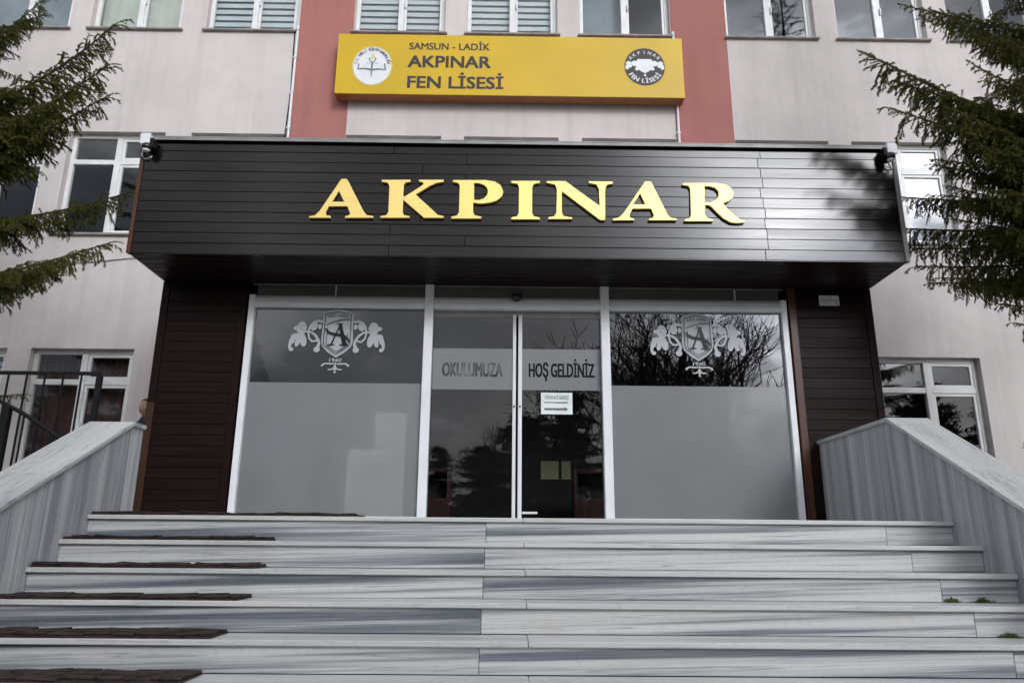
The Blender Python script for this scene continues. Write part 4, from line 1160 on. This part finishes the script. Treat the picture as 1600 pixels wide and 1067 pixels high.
def spruce(label, x, y, H, special, keepout, seed, group='spruces beside the porch', fine_z=(1.0, 6.8)):
    rg = random.Random(seed)
    t = tag(link('spruce_tree', None), label, 'tree', group); t.location = (x, y, GZ)
    t.matrix_world = Matrix.Translation((x, y, GZ))
    k = MB(); k.tube([(x + .05 * math.sin(z * .6), y, GZ + z) for z in np.linspace(-.2, H, 14)], [max(.012, .19 * (1 - q / 13.2)) for q in range(14)], 10)
    tr = k.build('trunk', M['bark'], t, True); tr.matrix_parent_inverse = t.matrix_world.inverted()
    for (bz, tip, v) in special:
        put_branch(t, BR[v], (x, y, bz), tip, rg.uniform(-.2, .2))
    z = GZ + 1.1
    while z < GZ + H - .25:
        f = 1 - (z - GZ) / H
        ln = .25 + 2.55 * f ** .85
        n = 6 if f > .3 else 5
        a0 = rg.uniform(0, 2 * PI)
        for q in range(n):
            a = a0 + 2 * PI * q / n + rg.gauss(0, .16)
            l = ln * rg.uniform(.8, 1.1)
            tip = Vector((x + l * math.cos(a), y + l * math.sin(a), z + l * rg.uniform(-.28, .02) * (1 if f > .3 else -.5)))
            if keepout(tip): continue
            fine = fine_z[0] < tip.z < fine_z[1] and tip.y < y + 1.6
            put_branch(t, rg.choice(BR) if fine else rg.choice(BRC), (x, y, z), tip, rg.uniform(-.25, .25))
        z += .36 * (1 if f > .25 else .7)
    return t
# left spruce: the boughs that reach into the picture, then the rest of the crown
spL = [(3.75, (-4.23, 1.20, 5.07), 0), (3.45, (-4.12, 1.00, 4.42), 1), (3.35, (-4.20, 1.2, 4.20), 2), (3.6, (-4.60, 1.4, 4.45), 3), (3.00, (-4.17, 1.95, 3.52), 0),
       (2.40, (-4.10, 1.5, 2.72), 2), (2.20, (-4.30, 1.3, 2.50), 3), (2.1, (-4.60, 1.1, 2.35), 1), (4.5, (-5.05, 1.2, 5.35), 3), (5.0, (-5.2, 1.5, 5.40), 1)]
spR = [(3.55, (3.28, .60, 4.37), 1), (3.75, (3.60, .65, 4.10), 2), (3.45, (3.42, .55, 3.75), 3), (4.7, (3.95, .9, 5.16), 0), (4.4, (4.05, .6, 4.85), 1), (4.2, (4.25, .5, 4.55), 2), (5.1, (4.55, .8, 5.45), 3),
       (3.3, (4.12, 1.85, 3.50), 0), (3.1, (4.06, 1.9, 3.15), 1), (2.95, (4.05, 1.75, 2.86), 2), (2.75, (4.10, 1.65, 2.62), 3), (2.55, (4.22, 1.45, 2.42), 0), (2.35, (4.35, 1.25, 2.26), 1), (2.1, (4.46, 1.05, 2.02), 2), (1.75, (4.55, 1.0, 1.82), 3),
       (3.35, (3.95, .5, 3.52), 0), (3.2, (4.2, .8, 3.25), 2), (3.0, (4.3, .9, 2.95), 1), (3.6, (4.5, .4, 3.75), 3), (4.0, (4.75, .9, 4.25), 0), (2.8, (4.45, .6, 2.75), 2), (3.1, (4.3, 1.4, 3.3), 3), (3.45, (4.25, 1.3, 3.65), 1), (3.9, (5.1, .3, 4.2), 2), (4.6, (5.0, .6, 4.95), 1), (3.0, (4.0, .35, 3.3), 2), (2.8, (4.12, .6, 3.0), 0), (2.6, (4.2, .3, 2.8), 3), (3.3, (3.8, .3, 3.6), 1), (2.4, (4.3, .5, 2.55), 2), (3.5, (3.95, .1, 3.9), 0), (2.9, (4.05, .85, 3.12), 1), (2.7, (4.15, 1.0, 2.85), 3), (3.2, (4.0, .95, 3.4), 2), (2.3, (4.5, .2, 2.4), 0), (2.0, (4.62, .7, 2.1), 1), (4.0, (4.4, .2, 4.2), 3), (4.35, (4.6, .5, 4.5), 0), (2.1, (4.72, 1.0, 1.85), 2), (1.9, (4.85, .8, 1.70), 1), (1.75, (5.0, 1.1, 1.62), 3)]
def ko_left(p):  return p.y > 4.2 or p.x > -5.35 or (p.x > -5.6 and p.z < 1.75) or (p.x > -5.6 and p.y > 1.9)
def ko_right(p): return p.y > 4.2 or p.x < 4.35 or (p.x < 5.0 and p.z < 1.75) or (p.x < 5.0 and p.y > 2.0)
spruce('dark spruce tree left of the porch, a bough tip touching the canopy corner', -6.6, 1.4, 11.5, spL, ko_left, 5)
spruce('dense dark spruce tree right of the porch, drooping over the right hand wall', 6.15, .55, 14.8, spR, ko_right, 9)

# trees across the forecourt, seen only as reflections in the glass and the glossy boards
def far_conifer(seed, H, Rad, flat_top=False):
    rg = random.Random(seed); A, B = [], []
    z = H * .12
    wd = MB(); wd.tube([(0, 0, H * q / 8 - .1) for q in range(9)], [max(.02, .016 * H * (1 - q / 8.3)) for q in range(9)], 7)
    while z < H * .98:
        f = 1 - z / H
        ln = Rad * (f ** .7 if not flat_top else min(1, 1.5 * f ** .5)) + .15
        for q in range(7):
            a = rg.uniform(0, 2 * PI); l = ln * rg.uniform(.6, 1.1)
            p0 = Vector((0, 0, z)); d = Vector((math.cos(a), math.sin(a), rg.uniform(-.30, .15)))
            for s_ in range(int(l / .28) + 2):
                p = p0 + d * (l * (s_ + .6) / (int(l / .28) + 2))
                for u in range(3):
                    dv = Vector((d.x + rg.gauss(0, .7), d.y + rg.gauss(0, .7), rg.gauss(-.1, .4))).normalized()
                    A.append(tuple(p)); B.append(tuple(p + dv * rg.uniform(.25, .6)))
            wd.tube([p0, p0 + d * l], [.03, .006], 3, cap=False)
        z += H * .030
    return needle_mesh('crown', A, B, 26, .20, .05, [M['far_needles'], M['bark']], .008, (wd.v, wd.f), seed)
FC = [far_conifer(2, 10, 2.6), far_conifer(8, 9, 3.0, True)]
def far_tree(label, me, x, y, s, cat='tree', name='pine_tree', rot=0.0, group='trees across the forecourt'):
    o = tag(link(name, me), label, cat, group); o.location = (x, y, GZ); o.scale = (s, s, s); o.rotation_euler = (0, 0, rot); return o
for i, (x, y, s, v) in enumerate([(-17, -40, .70, 1), (-12.4, -42, .78, 0), (-8.0, -39, .80, 1), (-4.6, -42, .84, 0), (-1.4, -41, .92, 1), (1.6, -40, 1.15, 1), (4.6, -43, 1.25, 0), (9.4, -41, 1.2, 1), (14.2, -42, 1.25, 0), (19, -40, 1.2, 1), (24, -43, 1.2, 0), (-22, -43, .9, 0), (-28, -41, 1.2, 1), (-33, -40, 1.4, 0), (-24, -36, 1.2, 1), (29, -37, 1.3, 1), (33, -42, 1.45, 0), (38, -40, 1.5, 1)]):
    far_tree('far dark pine in the row across the forecourt', FC[v], x, y, s, rot=i * 1.3, group='row of far pines')
def bare_mesh(seed, H):
    rg = random.Random(seed); k = MB()
    def grow(p, d, l, r, lvl):
        n = 3; pts = [p.copy()]; q = p.copy(); dd = d.copy()
        for i in range(n):
            dd = (dd + Vector((rg.gauss(0, .10), rg.gauss(0, .10), rg.gauss(.03, .05)))).normalized(); q = q + dd * (l / n); pts.append(q.copy())
        k.tube(pts, [r * (1 - .4 * i / n) for i in range(n + 1)], 6 if lvl < 2 else (4 if lvl < 4 else 3), cap=False)
        if lvl >= 6: return
        for c in range(3 if lvl < 5 else 2):
            f = rg.uniform(.45, 1.0) if c else 1.0
            j = min(n - 1, int(f * n)); bp = pts[j].lerp(pts[j + 1], f * n - j) if f < 1 else pts[-1]
            ax = Vector((rg.gauss(0, 1), rg.gauss(0, 1), rg.gauss(.0, .6))).normalized()
            nd = (dd * 1.0 + ax * rg.uniform(.55, 1.15) + Vector((0, 0, .18))).normalized()
            grow(bp, nd, l * rg.uniform(.62, .82), max(.011, r * .62 * rg.uniform(.8, 1.05)), lvl + 1)
    grow(Vector((0, 0, -.1)), Vector((0, 0, 1)), H * .25, H * .019, 0)
    me = bpy.data.meshes.new('bare_tree'); me.from_pydata(k.v, [], k.f); me.materials.append(M['bare']); me.update(); return me
BT = [bare_mesh(4, 9.5), bare_mesh(12, 9.5)]
for i, (x, y, s, v) in enumerate([(3.4, -22, 1.45, 0), (5.6, -19, 1.75, 1), (7.2, -22, 1.95, 0), (9.6, -25, 1.7, 1), (6.4, -26, 1.8, 1), (14.8, -30, 1.3, 0), (1.2, -31, 1.15, 1)]):
    far_tree('bare leafless tree across the forecourt', BT[v], x, y, s, name='bare_tree', rot=i * 2.1, group='bare trees across the forecourt')
k = MB()
hr = random.Random(3)
for i in range(1500):
    x, y = hr.uniform(-42, 42), -47 + hr.gauss(0, 1.2); z = GZ + hr.random() ** .7 * 3.6; r = hr.uniform(.5, 1.3)
    a = hr.uniform(0, 6.28); c, s_ = math.cos(a) * r, math.sin(a) * r
    k.add([(x - c, y - s_, z - .2), (x + c, y + s_, z + .2), (x + .3 * s_, y - .3 * c, z + r * .9)], [(0, 1, 2)])
me = bpy.data.meshes.new('hedge'); me.from_pydata(k.v, [], k.f); me.materials.append(M['far_needles'])
tag(link('far_wood', me), 'dark undergrowth below the far pines', kind='stuff')

# ------------------------------------------------------------------ person at the corner left of the pillar
def skin_mesh(name, verts, edges, radii, root=0, sub=2):
    me = bpy.data.meshes.new(name); me.from_pydata(verts, edges, [])
    o = bpy.data.objects.new(name, me); COL.objects.link(o)
    md = o.modifiers.new('s', 'SKIN'); md.use_smooth_shade = True
    for i, r in enumerate(radii):
        q = me.skin_vertices[0].data[i]; q.radius = r if isinstance(r, tuple) else (r, r); q.use_root = (i == root)
    ss = o.modifiers.new('u', 'SUBSURF'); ss.levels = sub; ss.render_levels = sub
    out = eval_mesh(o); bpy.data.objects.remove(o); bpy.data.meshes.remove(me)
    return out
pr = thing('person', 'person in a dark blue jacket peeking out from behind the left pillar', 'person')
V = [(0, 0, .86), (0, 0, 1.0), (0, .01, 1.16), (0, .01, 1.30), (0, 0, 1.385), (0, -.012, 1.43)]
Rr_ = [(.145, .10), (.13, .095), (.145, .10), (.135, .085), (.055, .055), (.05, .05)]
E_ = [(0, 1), (1, 2), (2, 3), (3, 4), (4, 5)]
def chain(start, pts, rs):
    p = start
    for q, r in zip(pts, rs):
        V.append(q); Rr_.append(r); E_.append((p, len(V) - 1)); p = len(V) - 1
    return p
hands = []
for s in (-1, 1):
    chain(0, [(s * .085, 0, .80), (s * .09, -.01, .46), (s * .092, .012, .09), (s * .095, -.05, .045), (s * .10, -.13, .035)], [(.085, .09), (.058, .06), (.042, .045), (.042, .04), (.036, .025)])
    wr = chain(3, [(s * .165, .01, 1.305), (s * .20, .02, 1.06), (s * .205, -.03, .84), (s * .205, -.045, .775)], [(.055, .055), (.043, .045), (.03, .034), (.032, .016)])
    for f, (dx, ln) in enumerate([(-.024, .062), (-.008, .072), (.008, .068), (.022, .054)]):
        chain(wr, [(s * .205, -.045 + dx, .735), (s * .203, -.045 + dx - .004, .735 - ln * .55), (s * .197, -.045 + dx - .006, .735 - ln)], [.0085, .008, .0065])
    chain(wr, [(s * .195, -.078, .765), (s * .188, -.092, .735)], [.0095, .008])
body = skin_mesh('body', V, E_, Rr_, 0, 2)
for m in (M['jacket'], M['trousers'], M['skin'], M['shoe']): body.materials.append(m)
for p in body.polygons:
    c = p.center
    p.use_smooth = True
    p.material_index = 3 if c.z < .075 else (1 if c.z < .84 and abs(c.x) < .165 else (2 if c.z > 1.40 or c.z < .80 else 0))
def head_mesh():
    bm = bmesh.new(); bmesh.ops.create_uvsphere(bm, u_segments=32, v_segments=24, radius=1)
    for v in bm.verts:
        x, y, z = v.co
        f = max(0, -y)
        X, Y, Z = x * .073, y * .093, z * .113
        if z < -.1: X *= 1 - .28 * (-z - .1); 
        if z < -.3 and y < 0: Y *= .96
        nose = math.exp(-(x / .16) ** 2) * math.exp(-((z + .16) / .20) ** 2) * f
        Y -= .026 * nose * (1.25 if z < -.05 else .8)
        for e_ in (-1, 1): Y += .010 * math.exp(-((x - e_ * .42) / .19) ** 2) * math.exp(-((z - .06) / .12) ** 2) * f
        Y -= .006 * math.exp(-(x / .36) ** 2) * math.exp(-((z + .52) / .09) ** 2) * f
        Y -= .010 * math.exp(-(x / .35) ** 2) * math.exp(-((z + .86) / .16) ** 2)
        v.co = (X, Y, Z)
    me = bpy.data.meshes.new('head'); bm.to_mesh(me); bm.free(); me.materials.append(M['skin'])
    for p in me.polygons: p.use_smooth = True
    return me
hd = head_mesh()
bm = bmesh.new(); bm.from_mesh(body)
off = Vector((0, -.02, 1.52))
for v in hd.vertices: v.co = v.co + off
tmp = bmesh.new(); tmp.from_mesh(hd)
for f_ in tmp.faces: f_.material_index = 2
tm = bpy.data.meshes.new('t'); tmp.to_mesh(tm); tmp.free(); bm.from_mesh(tm); bm.to_mesh(body); bm.free()
for p in body.polygons: p.use_smooth = True
link('body', body, pr)
k = MB()
for s in (-1, 1):
    n = 10
    k.add([(s * .031 + .012 * math.cos(2 * PI * q / n), -.104, 1.527 + .006 * math.sin(2 * PI * q / n)) for q in range(n)] + [(s * .031, -.108, 1.527)], [(q, (q + 1) % n, n) for q in range(n)])
k.build('eyes', M['eye'], pr)
k = MB(); k.add([(-.024, -.107, 1.461), (0, -.116, 1.466), (.024, -.107, 1.461), (.014, -.112, 1.454), (0, -.115, 1.451), (-.014, -.112, 1.454)], [(0, 1, 2, 3, 4, 5)]); k.build('mouth', M['lips'], pr)
for s in (-1, 1):
    k = MB(); k.tube([(s * .072, -.015, 1.545), (s * .083, -.005, 1.548), (s * .084, .004, 1.52), (s * .075, -.008, 1.49)], [.007, .010, .010, .006], 8); k.build('ear', M['skin'], pr, True)
bm = bmesh.new(); bmesh.ops.create_uvsphere(bm, u_segments=32, v_segments=20, radius=1)
dele = []
for v in bm.verts:
    x, y, z = v.co
    w_ = 1 + .03 * math.sin(x * 31) * math.cos(z * 27 + y * 13)
    v.co = Vector((x * .080 * w_, y * .100 * w_ + .006, z * .120 * w_ + .004)) + off
    if z < .22 - y * .55 and (y < .40 or z < -.55): dele.append(v)
bmesh.ops.delete(bm, geom=dele, context='VERTS')
me = bpy.data.meshes.new('hair'); bm.to_mesh(me); bm.free(); me.materials.append(M['hair'])
for p in me.polygons: p.use_smooth = True
hh_ = link('hair', me, pr); sd_ = hh_.modifiers.new('t', 'SOLIDIFY'); sd_.thickness = .006
pr.location = (-4.80, 4.18, -.010)
pr.rotation_euler = (0, 0, rad(-20))
